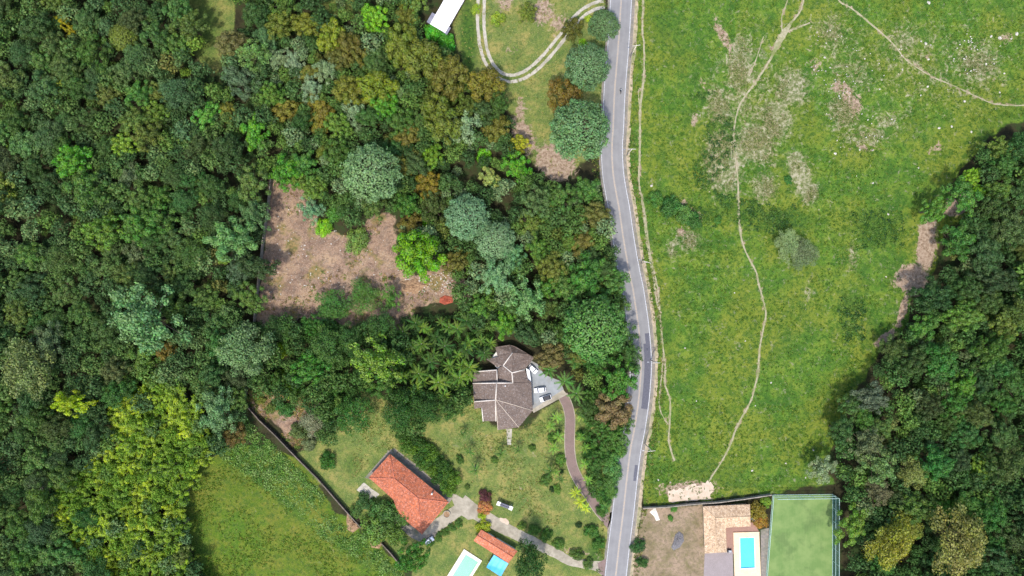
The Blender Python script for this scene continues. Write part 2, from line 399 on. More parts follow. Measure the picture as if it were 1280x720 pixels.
# ------------------------------------------------------------------ ground
def ground():
    step = 0.8
    xs = np.arange(-236, 236.1, step); ys = np.arange(-150, 150.1, step)
    X, Y = np.meshgrid(xs, ys); x = X.ravel(); y = Y.ravel()
    z = terr(x, y)
    wob = 3.0 * (vnoise(x, y, 7, 5) - 0.5) + 1.6 * (vnoise(x, y, 2.6, 6) - 0.5)
    m_p = sstep(-1.2, 1.2, sdf(PASW, x, y) + wob); m_f = sstep(-1.2, 1.2, sdf(FIELDW, x, y) + wob)
    m_l = sstep(-1.5, 1.5, np.maximum(sdf(W(LAWN), x, y), sdf(W(NLAWN), x, y)) + wob)
    m_c = sstep(-1.2, 1.2, np.maximum(sdf(W(CLEAR), x, y), sdf(W(WLOT), x, y) - 1) + wob); m_t = sstep(-0.8, 0.8, sdf(W(LOT), x, y) + 0.4 * wob)
    def blobs(lst, x=x, y=y):
        r = np.zeros_like(x)
        for px, py, rx, ry, a, k in lst:
            cx, cy = P(px, py); dx = (x - cx) / S; dy = -(y - cy) / S
            u = dx * math.cos(a) + dy * math.sin(a); v = -dx * math.sin(a) + dy * math.cos(a)
            r = np.maximum(r, k * np.exp(-((u / rx) ** 2 + (v / ry) ** 2)))
        return r
    bare = blobs([(1060,118,9,22,-0.3,1),(1048,105,7,14,0,0.8),(1070,130,10,14,0,1),(1158,305,11,34,0.1,1.6),(1140,348,20,16,0,1.6),(1200,255,24,11,-0.5,1.6),(1128,388,5,22,0.3,1.3),(1108,422,18,6,-0.6,1.2),
        (853,255,9,7,0,0.85),(868,270,14,8,0.4,0.85),(852,290,9,7,0,0.7),(905,45,7,30,-0.5,0.85),(975,50,5,20,0.6,0.9),(1170,185,14,8,-0.3,0.6),(1078,185,26,8,0.1,0.55),(1020,80,10,18,-0.3,0.5),
        (868,150,6,14,0,0.6),(862,612,36,12,0,1.1),(700,30,14,18,0.7,0.7),(694,203,22,17,0.6,2.2),(655,170,14,30,-0.35,0.9),(650,140,8,20,0,0.7),(678,15,16,18,0.5,0.9),(630,5,14,12,0,0.7),(640,55,20,24,0,0.35),
        (1255,45,14,10,0,0.6),(1160,72,6,10,0,0.55),(1190,45,5,5,0,0.4),(455,590,5,8,0,0),(400,505,8,12,0.6,0.9),(720,690,40,6,0.2,0.4),(660,590,16,30,0.3,0.25),(610,545,20,16,0,0.22),(880,105,5,30,-0.6,0.5)])
    DRYL = [(1150,80,120,70,0,0.32),(930,130,60,110,0,0.36),(1060,90,50,60,0,0.36),(925,80,18,40,0,0.75),(905,200,26,40,0,0.9),(945,180,30,30,0,0.75),(970,150,22,30,0,0.8),(990,110,25,30,0,0.7),(1000,220,14,30,-0.3,0.9),(1010,240,14,16,0,0.8),(955,235,20,22,0,0.6),(860,300,18,18,0,0.6),
        (900,130,22,30,0,0.6),(1040,40,30,30,0,0.45),(1130,50,30,30,0,0.45),(1225,80,40,40,0,0.5),(1065,320,10,20,0,0.45),(1080,170,40,20,0,0.45),(963,165,10,20,0,0.6),(1110,150,30,20,0,0.4),(1010,365,10,20,0,0.3),(840,310,10,20,0,0.5),
        (330,650,40,40,0,0.25),(290,680,30,30,0,0.2),(400,690,40,20,0,0.3),(585,545,26,20,0,0.5),(650,570,40,18,0,0.45),(700,620,30,30,0,0.4),(560,525,18,22,0,0.4),(665,630,30,30,0,0.35),(1055,140,26,30,0,0.6)]
    dry = np.where(y < -40, np.where(x < 35, 0.55, 1.0), 1.3) * blobs(DRYL); ground.dry = lambda xx, yy: blobs(DRYL, xx, yy)
    lush = blobs([(830,30,20,30,0,0.7),(850,60,16,40,0,0.5),(985,275,34,14,0,0.95),(1095,285,34,26,0,0.95),(930,270,20,14,0,0.7),(890,265,24,9,0.2,0.8),(830,420,20,50,0,0.4),(1060,380,14,20,0,0.7),(1060,410,14,14,0,0.6),(880,590,60,22,0,0.6),(920,605,30,8,0,0.7),(820,600,10,30,0,0.6),  # lush grass, with painted shade above the lone pasture tree and east of it
        (1085,95,14,20,0,0.7),(1000,165,10,14,0,0.4),(585,50,12,60,0,1.1),(645,70,14,20,0,0.5),(440,580,14,24,0.3,0.6),(560,560,30,30,0,0.3),(256,40,26,50,0,0.62),(300,590,30,14,0.6,0.5),(360,630,40,9,0.75,0.8),(440,690,40,9,0.6,0.8),(245,690,20,40,0,0.5),(745,690,14,24,0,0.8),(735,665,12,20,0,0.5)])  # strip right of the white shed paints shade cast by shed and trees
    pd = np.full_like(x, 1e9)
    for k, pts in PATHS.items(): pd = np.minimum(pd, segdist(W(pts), x, y) - PW[k])
    edge = np.exp(-np.maximum(pd, 0) / 0.5) * 0.55
    bare = np.maximum(bare, edge * m_p)
    # small grassy glade in the west wood
    gl = W([(232,-10),(262,-6),(294,2),(292,62),(266,98),(242,66)]); m_l = np.maximum(m_l, sstep(-1, 1, sdf(gl, x, y)))
    gl2 = W([(420,-20),(445,0),(442,24),(415,20),(395,0)]); m_l = np.maximum(m_l, sstep(-1, 1, sdf(gl2, x, y)))
    m, nt, b = new_mat('earth_and_grass'); p = gpos(nt); L = nt.links
    za = nd(nt, 'ShaderNodeAttribute', attribute_name='zone_a'); zb = nd(nt, 'ShaderNodeAttribute', attribute_name='zone_b')
    sa = nd(nt, 'ShaderNodeSeparateColor'); L.new(za.outputs['Color'], sa.inputs[0]); sb = nd(nt, 'ShaderNodeSeparateColor'); L.new(zb.outputs['Color'], sb.inputs[0])
    n_big = noise(nt, p, 0.035, 5, 0.6); n_mid = noise(nt, p, 0.16, 6, 0.65); n_fine = noise(nt, p, 0.9, 5, 0.72); n_tiny = noise(nt, p, 2.6, 3, 0.7)
    def thr(mask, nz, soft=0.18, amt=0.5):   # ragged edge: noise decides where the mask wins
        v = math_n(nt, 'ADD', mask, math_n(nt, 'MULTIPLY', math_n(nt, 'SUBTRACT', nz, 0.5), amt * 2))
        return ramp(nt, v, [(0.5 - soft, 0.0), (0.5 + soft, 1.0)])
    def g(r, gg, b_): return lin(r, gg, b_, 0.60)
    n_str = noise(nt, p, 0.42, 6, 0.75, 0.9)
    floor_c = ramp(nt, n_mid, [(0.36, lin(40, 38, 26)), (0.5, lin(58, 56, 36)), (0.62, lin(48, 64, 32))])
    def gp(r, gg, b_): return lin(r * 0.96, gg, b_ + 4, 0.54)
    n_pat = noise(nt, p, 0.075, 6, 0.7, 0.6)
    past = ramp(nt, n_mid, [(0.36, gp(78, 120, 40)), (0.5, gp(112, 150, 46)), (0.62, gp(144, 164, 56))])
    past = mixc(nt, ramp(nt, n_big, [(0.46, 0.0), (0.54, 0.9)]), past, ramp(nt, n_mid, [(0.38, gp(128, 148, 44)), (0.62, gp(160, 162, 56))]))
    past = mixc(nt, ramp(nt, n_pat, [(0.36, 0.6), (0.46, 0.0)]), past, ramp(nt, n_fine, [(0.4, gp(58, 104, 38)), (0.6, gp(92, 132, 48))]))
    past = mixc(nt, ramp(nt, n_str, [(0.40, 0.7), (0.5, 0.0)]), past, gp(66, 112, 36))
    past = mixc(nt, ramp(nt, n_fine, [(0.40, 0.8), (0.5, 0.0)]), past, gp(72, 108, 36))
    past = mixc(nt, ramp(nt, n_tiny, [(0.54, 0.0), (0.68, 0.5)]), past, gp(176, 182, 90))
    past = mixc(nt, ramp(nt, noise(nt, p, 0.5, 7, 0.8, 0.4), [(0.57, 0.0), (0.64, 0.7)]), past, gp(190, 178, 140))
    lawn = ramp(nt, n_mid, [(0.36, g(104, 134, 64)), (0.5, g(138, 152, 76)), (0.62, g(178, 168, 96))])
    lawn = mixc(nt, ramp(nt, n_str, [(0.38, 0.75), (0.5, 0.0)]), lawn, g(96, 122, 62))
    lawn = mixc(nt, ramp(nt, n_fine, [(0.40, 0.6), (0.5, 0.0)]), lawn, g(98, 118, 62))
    lawn = mixc(nt, ramp(nt, n_tiny, [(0.53, 0.0), (0.66, 0.6)]), lawn, g(198, 186, 130))
    gf = lambda r, gg, b_: lin(r * 0.96, gg, b_ + 2, 0.49)
    fld = ramp(nt, n_mid, [(0.36, gf(92, 136, 36)), (0.5, gf(120, 150, 40)), (0.62, gf(148, 156, 52))])
    fld = mixc(nt, ramp(nt, n_big, [(0.44, 0.0), (0.56, 0.6)]), fld, ramp(nt, n_mid, [(0.38, gf(132, 146, 42)), (0.62, gf(164, 152, 64))]))
    fld = mixc(nt, ramp(nt, n_str, [(0.38, 0.7), (0.5, 0.0)]), fld, gf(92, 128, 46))
    fld = mixc(nt, ramp(nt, n_fine, [(0.40, 0.7), (0.5, 0.0)]), fld, gf(82, 110, 44))
    fld = mixc(nt, ramp(nt, n_tiny, [(0.53, 0.0), (0.66, 0.5)]), fld, gf(190, 184, 100))
    clr = ramp(nt, n_mid, [(0.36, g(146, 118, 100)), (0.5, g(186, 154, 128)), (0.62, g(204, 172, 138))])
    clr = mixc(nt, ramp(nt, n_str, [(0.38, 0.7), (0.5, 0.0)]), clr, g(150, 132, 116))
    clr = mixc(nt, ramp(nt, n_fine, [(0.40, 0.75), (0.5, 0.0)]), clr, g(132, 108, 92))
    clr = mixc(nt, ramp(nt, n_tiny, [(0.56, 0.0), (0.66, 0.9)]), clr, g(222, 202, 182))
    clr = mixc(nt, ramp(nt, noise(nt, p, 0.09, 5, 0.6), [(0.54, 0.0), (0.62, 0.75)]), clr, ramp(nt, n_fine, [(0.4, g(112, 122, 60)), (0.6, g(180, 150, 92))]))
    lot = ramp(nt, n_mid, [(0.36, g(140, 128, 92)), (0.5, g(178, 156, 128)), (0.62, g(194, 168, 142))])
    lot = mixc(nt, ramp(nt, n_str, [(0.38, 0.7), (0.5, 0.0)]), lot, g(144, 138, 92))
    lot = mixc(nt, ramp(nt, n_fine, [(0.40, 0.6), (0.5, 0.0)]), lot, g(132, 120, 96))
    c = floor_c
    c = mixc(nt, thr(sa.outputs[2], n_fine, 0.2, 0.4), c, lawn)
    c = mixc(nt, thr(za.outputs['Alpha'], n_fine, 0.15, 0.45), c, clr)
    c = mixc(nt, thr(sb.outputs[0], n_fine, 0.2, 0.4), c, lot)
    c = mixc(nt, thr(sa.outputs[1], n_fine, 0.2, 0.4), c, fld)
    c = mixc(nt, thr(sa.outputs[0], n_fine, 0.2, 0.4), c, past)
    grassy = math_n(nt, 'MAXIMUM', sa.outputs[0], math_n(nt, 'MAXIMUM', sa.outputs[1], sa.outputs[2]))
    lush_shade_c = ramp(nt, n_fine, [(0.38, g(50, 88, 38)), (0.62, g(96, 134, 50))])  # dark green shared by lush grass and the painted shade patches
    c = mixc(nt, math_n(nt, 'MULTIPLY', thr(zb.outputs['Alpha'], n_mid, 0.3, 0.35), math_n(nt, 'MULTIPLY', grassy, 0.9)), c, lush_shade_c)
    dryc = ramp(nt, n_fine, [(0.38, g(112, 128, 70)), (0.5, g(160, 158, 116)), (0.62, g(214, 204, 176))])
    c = mixc(nt, math_n(nt, 'MULTIPLY', thr(sb.outputs[2], n_str, 0.14, 1.3), 0.85), c, dryc)
    soil = ramp(nt, n_fine, [(0.38, g(150, 128, 104)), (0.5, g(190, 164, 140)), (0.62, g(212, 190, 166))])
    c = mixc(nt, thr(sb.outputs[1], n_str, 0.10, 1.1), c, soil)
    L.new(c, b.inputs['Base Color']); b.inputs['Roughness'].default_value = 0.95; b.inputs['Specular IOR Level'].default_value = 0.15
    hh = math_n(nt, 'ADD', math_n(nt, 'MULTIPLY', n_fine, 0.6), math_n(nt, 'MULTIPLY', n_tiny, 0.4))
    bump(nt, b, hh, 0.55, 0.5)
    M['earth'] = m
    nx, ny = len(xs), len(ys)
    I, J = np.meshgrid(np.arange(nx - 1), np.arange(ny - 1)); a = (J * nx + I).ravel()
    quads = np.stack([a, a + 1, a + nx + 1, a + nx], 1)
    za_v = np.stack([m_p, m_f, m_l, m_c], 1); zb_v = np.stack([m_t, bare, dry, lush], 1)
    masks = np.stack([0.5 * np.ones_like(x), m_p, m_f, m_l, m_c, m_t], 1)[quads].mean(1)
    order = masks.copy(); order[:, 1:] += 0.001 * np.arange(5)
    kind = order.argmax(1)
    names = ['ground', 'pasture', 'grass_field', 'lawn', 'bare_clearing', 'dry_yard']
    labs = ['shaded leaf litter and soil under the woods', 'bright green pasture right of the road', 'yellow green grass field beside the bamboo', 'patchy mown lawn round the houses', 'bare brown cleared ground inside the wood', 'dry tan earth yard beside the beige house']
    for k, nm in enumerate(names):
        q = quads[kind == k]
        used = np.unique(q); idx = np.full(len(x), -1); idx[used] = np.arange(len(used))
        vs = np.stack([x[used], y[used], z[used]], 1); fs = idx[q]
        A = za_v[used]; B = zb_v[used]
        if k == 0:   # skirt out to the horizon
            far = 2500.0; x0, x1, y0, y1 = xs[0], xs[-1], ys[0], ys[-1]; n0 = len(vs)
            ex = np.array([(x0,y0,0),(x1,y0,0),(x1,y1,0),(x0,y1,0),(-far,-far,0),(far,-far,0),(far,far,0),(-far,far,0)], float)
            vs = np.vstack([vs, ex]); fs = np.vstack([fs, np.array([(4,5,1,0),(5,6,2,1),(6,7,3,2),(7,4,0,3)]) + n0])
            A = np.vstack([A, np.zeros((8, 4))]); B = np.vstack([B, np.zeros((8, 4))])
        me = bpy.data.meshes.new(nm); me.from_pydata(vs.tolist(), [], fs.tolist()); me.update()
        me.polygons.foreach_set('use_smooth', [True] * len(me.polygons)); me.materials.append(m)
        for an, arr in (('zone_a', A), ('zone_b', B)):
            at = me.attributes.new(an, 'FLOAT_COLOR', 'POINT'); at.data.foreach_set('color', arr.astype(np.float32).ravel())
        o = bpy.data.objects.new(nm, me); COL.objects.link(o); structure(o, labs[k])
ground()

# ------------------------------------------------------------------ road, paths, drives
def smooth_line(pts, n=6):
    pts = [Vector((p[0], p[1], 0)) for p in pts]; out = []
    for i in range(len(pts) - 1):
        p0 = pts[max(i - 1, 0)]; p1 = pts[i]; p2 = pts[i + 1]; p3 = pts[min(i + 2, len(pts) - 1)]
        for k in range(n):
            t = k / n
            out.append(0.5 * ((2 * p1) + (p2 - p0) * t + (2 * p0 - 5 * p1 + 4 * p2 - p3) * t * t + (-p0 + 3 * p1 - 3 * p2 + p3) * t ** 3))
    out.append(pts[-1]); return out
def ribbon(name, line, offs, z, mat, ragged=0.0, follow=False, cols=None, seed=0, thick=0.0):
    """strip between two offsets of a plan line; several columns when cols is given"""
    r = random.Random(seed); cols = cols or 1; vs = []; fs = []; ac = []
    for i, p in enumerate(line):
        t = (line[min(i + 1, len(line) - 1)] - line[max(i - 1, 0)]).normalized(); nrm = Vector((-t.y, t.x, 0))
        a = offs[0](i / (len(line) - 1)) if callable(offs[0]) else offs[0]
        bb = offs[1](i / (len(line) - 1)) if callable(offs[1]) else offs[1]
        a += r.uniform(-ragged, ragged); bb += r.uniform(-ragged, ragged)
        for k in range(cols + 1):
            q = p + nrm * (a + (bb - a) * k / cols)
            zz = z + (terr1(q.x, q.y) if follow else 0.0)
            vs.append((q.x, q.y, zz)); ac.append(k / cols)
    w = cols + 1
    for i in range(len(line) - 1):
        for k in range(cols):
            s = i * w + k; fs.append((s, s + w, s + w + 1, s + 1))
    if thick:
        n = len(vs); vs += [(v[0], v[1], v[2] - thick) for v in vs]; ac += ac
        for i in range(len(line) - 1):
            s = i * w; fs.append((s + w, s, s + n, s + w + n)); s += cols; fs.append((s, s + w, s + w + n, s + n))
        e = (len(line) - 1) * w; fs.append((0, cols, cols + n, n)); fs.append((e + cols, e, e + n, e + cols + n))
    o = mesh_obj(name, vs, fs, mat)
    at = o.data.attributes.new('across', 'FLOAT', 'POINT'); at.data.foreach_set('value', ac)
    return o
road = smooth_line(W(ROAD_C), 6)
structure(ribbon('road', road, (-3.95, 3.95), 0.06, M['asphalt'], 0.06, cols=10), 'grey two lane asphalt road')
structure(ribbon('road_marking', road, (-3.72, -3.58), 0.066, M['white_line']), 'white edge line on the wooded side of the road')
structure(ribbon('road_marking', road, (3.58, 3.74), 0.066, M['white_line']), 'white edge line on the pasture side of the road')
structure(ribbon('road_marking', road, (-0.20, -0.06), 0.066, M['yellow_line']), 'faded double centre line of the road')
structure(ribbon('road_marking', road, (0.08, 0.22), 0.066, M['yellow_line']), 'faded double centre line of the road')
structure(ribbon('road_shoulder', road, (-4.6, -3.85), 0.03, M['gutter'], 0.15, seed=3), 'stained shoulder on the wooded side of the road')
structure(ribbon('gutter', road, (3.9, 4.9), 0.035, M['gutter'], 0.10, seed=4), 'weathered concrete gutter along the pasture side')
structure(ribbon('dirt_verge', road, (4.85, 6.1), 0.03, M['vergedirt'], 0.28, seed=5), 'worn dirt strip along the road verge')
# kerb stones of the gutter: a real low step
structure(ribbon('kerb', road, (4.85, 5.0), 0.13, M['concrete'], 0.0, thick=0.13), 'low concrete kerb along the gutter')
def road_piece(name, y0, y1, o0, o1, z, mat, lab):
    ln = [p for p in road if P(0, y1)[1] <= p.y <= P(0, y0)[1]]
    structure(ribbon(name, ln, (o0, o1), z, mat, 0.05, seed=9), lab)
road_piece('asphalt_patch', 428, 512, 1.2, 3.45, 0.064, M['patch'], 'long dark repair patch on the road')
road_piece('asphalt_patch', 416, 431, 2.0, 3.45, 0.0635, M['patch'], 'short dark repair patch on the road')
road_piece('asphalt_patch', 580, 606, 2.3, 3.3, 0.064, M['patch'], 'small dark repair patch near the wall')

pn = {'road_path': 'pale footpath along the road', 'long_path': 'long winding footpath across the pasture', 'east_path': 'thin footpath crossing the upper pasture'}
for k, pts in PATHS.items():
    ln = smooth_line(W(pts), 8); w = PW[k]
    wf = (lambda t, w=w, k=k: w * (0.75 + 0.7 * float(vnoise(np.array([t * 30.0]), np.array([len(k) * 3.1]), 1.0, 21)[0])))
    if k == 'long_path':
        wf = (lambda t, w=w: w * (0.8 + 0.5 * float(vnoise(np.array([t * 34.0]), np.array([1.0]), 1.0, 5)[0])) + 0.9 * math.exp(-((t - 0.13) / 0.035) ** 2))
    structure(ribbon('dirt_path', ln, (lambda t, wf=wf: -wf(t), wf), 0.05, M['pathdirt'], 0.07, follow=True, cols=2, seed=len(k)), pn.get(k, 'faint trodden track in the pasture'))

def poly_sheet(name, pts, z, mat, lab, ragged=0.0, sub=1, raw=False):
    w = [p for p in (pts if raw else W(pts))]; out = []; r = random.Random(len(pts))
    for i in range(len(w)):
        a = w[i]; b2 = w[(i + 1) % len(w)]
        for k in range(sub):
            t = k / sub; out.append((a[0] + (b2[0] - a[0]) * t + r.uniform(-ragged, ragged), a[1] + (b2[1] - a[1]) * t + r.uniform(-ragged, ragged)))
    if len(out) > 2 and sum(out[i][0] * out[(i + 1) % len(out)][1] - out[(i + 1) % len(out)][0] * out[i][1] for i in range(len(out))) < 0: out.reverse()
    return structure(mesh_obj(name, [(p[0], p[1], z) for p in out], [tuple(range(len(out)))], mat), lab)
poly_sheet('sand_patch', [(835,613),(850,611),(862,606),(876,606),(886,600),(892,608),(889,616),(888,624),(860,626),(836,627)], 0.02, M['sand'], 'pale bare sand at the end of the long footpath', 0.5, 5)
drive1 = smooth_line(W([(764,650),(756,646),(746,634),(735,617),(724,601),(716,584),(712.5,565),(712,545),(712.5,522),(709,506),(703,494)]), 6)
structure(ribbon('driveway', drive1, (lambda t: -1.7 - 1.8 * max(0, 1 - t * 9), lambda t: 1.7 + 1.8 * max(0, 1 - t * 9)), 0.03, M['paver'], 0.14, cols=2, seed=2), 'winding red brick driveway to the brown roofed house')
for sgn in (-1, 1):
    structure(ribbon('driveway_kerb', drive1[6:], (sgn * 1.72 - 0.12, sgn * 1.72 + 0.12), 0.11, M['concrete'], 0.0, thick=0.11), 'thin kerb edging the red brick driveway')
drive2 = smooth_line(W([(758,711),(748,708),(730,705),(712,701),(695,692),(678,684),(662,676),(645,668),(628,660),(610,650),(592,640),(575,628)]), 6)
structure(ribbon('driveway', drive2, (lambda t: -1.5 - 1.6 * max(0, 1 - t * 8) - 1.6 * t * t, lambda t: 1.5 + 1.6 * max(0, 1 - t * 8) + 0.9 * t * t), 0.03, M['concrete'], 0.1, cols=2, seed=6), 'pale concrete driveway to the orange roofed house')
drive3 = smooth_line(W([(584,632),(572,640),(556,652),(540,662),(526,672)]), 6)
structure(ribbon('driveway', drive3, (-2.5, 1.7), 0.034, M['concrete'], 0.1, seed=8), 'concrete driveway spur beside the orange roofed house')
poly_sheet('driveway_apron', [(563,616),(570,618),(590,630),(602,640),(596,648),(585,650),(572,640),(566,628)], 0.038, M['concrete'], 'wide concrete forecourt by the orange roofed house', 0.15, 3)
poly_sheet('brick_apron', [(747,704),(756,699),(762,697),(758,722),(749,716)], 0.042, M['paver'], 'brick apron where the concrete drive meets the road', 0.1, 2)
ndr = smooth_line(W([(602,-60),(601.5,0),(601,28),(604,58),(611,78),(622,92),(637,98),(652,95),(668,85),(685,68),(703,46),(722,22),(740,9),(755,5)]), 6)
for a, bb in ((-1.65, -0.55), (0.55, 1.65)):
    structure(ribbon('driveway_track', ndr, (a, bb), 0.038, M['track'], 0.1, seed=int(a * 10) + 40), 'concrete wheel track of the curved farm driveway')
poly_sheet('parking_yard', [(662,450),(672,455),(680,468),(700,476),(706,490),(694,499),(666,514),(661,500),(660,470)], 0.03, M['yard'], 'grey concrete parking yard beside the brown house', 0.1, 2)
poly_sheet('parking_edge', [(704,487),(709,493),(667,516),(665,512)], 0.05, M['concrete'], 'low edge of the parking yard', 0.02, 2)
poly_sheet('garden_path', [(633,536),(640,536),(639,556),(634,556)], 0.025, M['track'], 'short paved garden path below the brown house', 0.05, 3)
poly_sheet('house_walk', [(484,563),(493,560),(520,580),(566,622),(560,630),(540,612),(490,570)], 0.04, M['gutter'], 'concrete walk behind the orange roofed house', 0.1, 3)
poly_sheet('house_walk', [(456,597),(486,563),(490,570),(464,600)], 0.036, M['gutter'], 'concrete walk at the end of the orange roofed house', 0.08, 3)
poly_sheet('house_walk', [(490,640),(498,640),(512,655),(530,670),(546,664),(550,668),(528,678),(514,672),(494,655)], 0.044, M['gutter'], 'grey walk along the front of the orange roofed house', 0.1, 3)
poly_sheet('stone_strip', [(446,612),(451,607),(467,620),(462,625)], 0.03, M['track'], 'pale concrete strip in the grass', 0.12, 4)
poly_sheet('stone_strip', [(451,606.5),(455,603),(474,618),(470,622)], 0.034, M['track'], 'pale concrete strip in the grass', 0.12, 4)
poly_sheet('paved_yard', [(881,690),(916,690),(919,800),(876,800)], 0.02, M['yardpaver'], 'grey paved yard below the beige house', 0.03, 2)
poly_sheet('terrace', [(905,655),(942,653),(950,666),(917,668),(917,692),(905,692)], 0.016, M['terrace'], 'pink brick terrace between beige house and pool', 0.03, 2)
poly_sheet('bare_strip', [(951,662),(961,660),(957,800),(952,800)], 0.016, M['gutter'], 'bare strip between pool deck and court', 0.1, 4)
poly_sheet('dirt_patch', [(632,648),(637,653),(634,656),(625,651),(624,647)], 0.05, M['sand'], 'small sand heap spread by the drive', 0.15, 3)

# ------------------------------------------------------------------ buildings
def inset(poly, d):
    n = len(poly); a = sum(poly[i][0] * poly[(i + 1) % n][1] - poly[(i + 1) % n][0] * poly[i][1] for i in range(n))
    poly = poly if a > 0 else poly[::-1]; out = []
    for i in range(n):
        p0 = Vector(poly[i - 1]); p1 = Vector(poly[i]); p2 = Vector(poly[(i + 1) % n])
        e1 = (p1 - p0).normalized(); e2 = (p2 - p1).normalized(); n1 = Vector((-e1.y, e1.x)); n2 = Vector((-e2.y, e2.x))
        b = (n1 + n2); k = d / max(0.35, 1 + n1.dot(n2)); out.append(tuple(p1 + b * k))
    return out
def openings(root, foot, spec):
    """windows and doors on the wall segments of a counter-clockwise footprint"""
    n = len(foot)
    for seg, t, wd, z0, ht, kind in spec:
        a = Vector(foot[seg % n]); b = Vector(foot[(seg + 1) % n]); e = (b - a); L = e.length; e.normalize(); out = Vector((e.y, -e.x))
        c = a + e * (L * t); rz = math.atan2(e.y, e.x)
        if kind == 'window':
            f = MB()
            q = c + out * 0.03
            for dx in (-wd / 2, wd / 2): f.box((q.x + e.x * dx, q.y + e.y * dx, z0 + ht / 2), (0.08, 0.12, ht + 0.08), rz)
            for dz in (0, ht): f.box((q.x, q.y, z0 + dz), (wd - 0.082, 0.115, 0.08), rz)
            w = f.build('window', M['frame_white'], root)
            q = c + out * 0.015; MB().box((q.x, q.y, z0 + ht / 2), (wd - 0.09, 0.05, ht - 0.09), rz).build('pane', M['glass_dark'], w)
            q = c + out * 0.08; MB().box((q.x, q.y, z0 - 0.09), (wd + 0.2, 0.2, 0.07), rz).build('sill', M['concrete'], w)
        else:
            q = c + out * 0.03
            w = MB().box((q.x, q.y, z0 + ht / 2 + 0.01), (wd, 0.09, ht), rz).build('door', M['wood'], root)
            q = c + out * 0.1 + e * (wd * 0.38); MB().box((q.x, q.y, z0 + 1.0), (0.12, 0.06, 0.04), rz).build('handle', M['metal'], w)
def house(name, label, cat, facets, wallpoly, eave, wallmat, tilemat, ridges=(), rmat=None, rr=0.14, opens=(), ins=0.6, th=0.14):
    cx = sum(p[0] for p in wallpoly) / len(wallpoly); cy = sum(p[1] for p in wallpoly) / len(wallpoly)
    root = empty(name, (*P(cx, cy), 0)); ox, oy = root.location.x, root.location.y
    def loc3(p): q = P3(*p); return (q[0] - ox, q[1] - oy, q[2])
    foot = inset([loc3((a, b, eave))[:2] for a, b in wallpoly], ins)
    w = MB().prism(foot, 0.0, eave - 0.16).build('wall', wallmat, root)
    for i, f in enumerate(facets):
        r = MB().slab([loc3(p) for p in f], th).build('roof_slope', tilemat, root)
    for rd in ridges:
        pts = [loc3(p) for p in rd]; pts = [(p[0], p[1], p[2] + 0.03) for p in pts]
        MB().tube(pts, rr, 8).build('ridge_cap', rmat, root, True)
    openings(root, foot, opens)
    tag(root, label, cat); return root, loc3
# orange hipped house
T, R_, B_, L_ = (487.5,567.5,3.0), (561,627.5,3.0), (527.5,668,3.0), (461,597,3.0)
RW, RE = (493,598,5.2), (523,623,5.2)
N1, N2 = (492,625,3.0), (498,643,3.0)
oh, ohl = house('orange_roof_house', 'long house with hipped orange clay tile roof beside the concrete drive', 'house',
    [[L_, RW, T], [T, RW, RE, R_], [R_, RE, B_], [B_, RE, N2], [N2, RE, RW, N1], [N1, RW, L_]],
    [(461,597),(492,625),(498,643),(527.5,668),(561,627.5),(487.5,567.5)], 3.0, M['wall_cream'], M['orange_tile'],
    [(RW, RE), (RW, L_), (RW, T), (RE, R_), (RE, B_)], M['ridge_orange'], 0.13,
    [(3,0.2,1.6,0.9,1.1,'window'),(3,0.45,0.95,0.02,2.1,'door'),(3,0.65,1.6,0.9,1.1,'window'),(3,0.86,1.2,0.9,1.1,'window'),(4,0.3,1.2,0.9,1.1,'window'),(4,0.7,1.2,0.9,1.1,'window'),(2,0.5,1.4,0.9,1.1,'window'),(5,0.5,1.6,0.9,1.1,'window'),(0,0.4,1.4,0.9,1.1,'window')])
p = ohl((540,617,4.2)); MB().box((p[0], p[1], 4.15), (0.5, 0.5, 1.5), -0.69).build('chimney', M['wall_white'], oh)
# pool house, orange gable
a, b, c, d = (592,676,2.7), (601.5,662,2.7), (647,689,2.7), (635.5,704,2.7)
m1, m2 = (596.7,669,3.5), (641.3,696.5,3.5)
house('pool_house', 'small orange tiled pool house next to the blue awning', 'pool house', [[a, m1, m2, d], [m1, b, c, m2]],
    [(592,676),(635.5,704),(647,689),(601.5,662)], 2.7, M['wall_white'], M['orange_tile2'], [(m1, m2)], M['ridge_orange'], 0.12,
    [(0,0.25,1.2,0.9,1.1,'window'),(2,0.3,1.2,0.9,1.0,'window'),(2,0.6,0.9,0.02,2.0,'door')], 0.5)
def awning():
    pts = [(617.5,693.5),(635.5,704.5),(626,721),(608,709)]; z = 2.5
    cx, cy = P(622, 707); root = empty('blue_awning', (cx, cy, 0))
    C4 = [Vector((P(*q, z)[0] - cx, P(*q, z)[1] - cy, z)) for q in pts]
    n = 10; vs = []; fs = []
    for i in range(n + 1):
        for j in range(n + 1):
            u, v = i / n, j / n
            q = (C4[0] * (1 - u) + C4[1] * u) * (1 - v) + (C4[3] * (1 - u) + C4[2] * u) * v
            vs.append((q.x, q.y, q.z - 0.28 * math.sin(math.pi * v) * 0.8 + 0.06 * math.sin(u * 19) + 0.03 * math.sin(v * 13 + u * 5)))
    for i in range(n):
        for j in range(n):
            s = i * (n + 1) + j; fs.append((s, s + 1, s + n + 2, s + n + 1))
    mesh_obj('canvas', vs, fs, M['tarp_blue'], root, True)
    for q in C4:
        MB().tube([(q.x * 0.95, q.y * 0.95, 0), (q.x * 0.95, q.y * 0.95, z - 0.03)], 0.05).build('post', M['metal'], root)
    for i in range(4):
        q, r = C4[i], C4[(i + 1) % 4]; MB().tube([(q.x * .95, q.y * .95, z - 0.3), (r.x * .95, r.y * .95, z - 0.3)], 0.035).build('beam', M['metal'], root)
    tag(root, 'bright blue cloth awning attached beside the small pool house', 'awning')
awning()
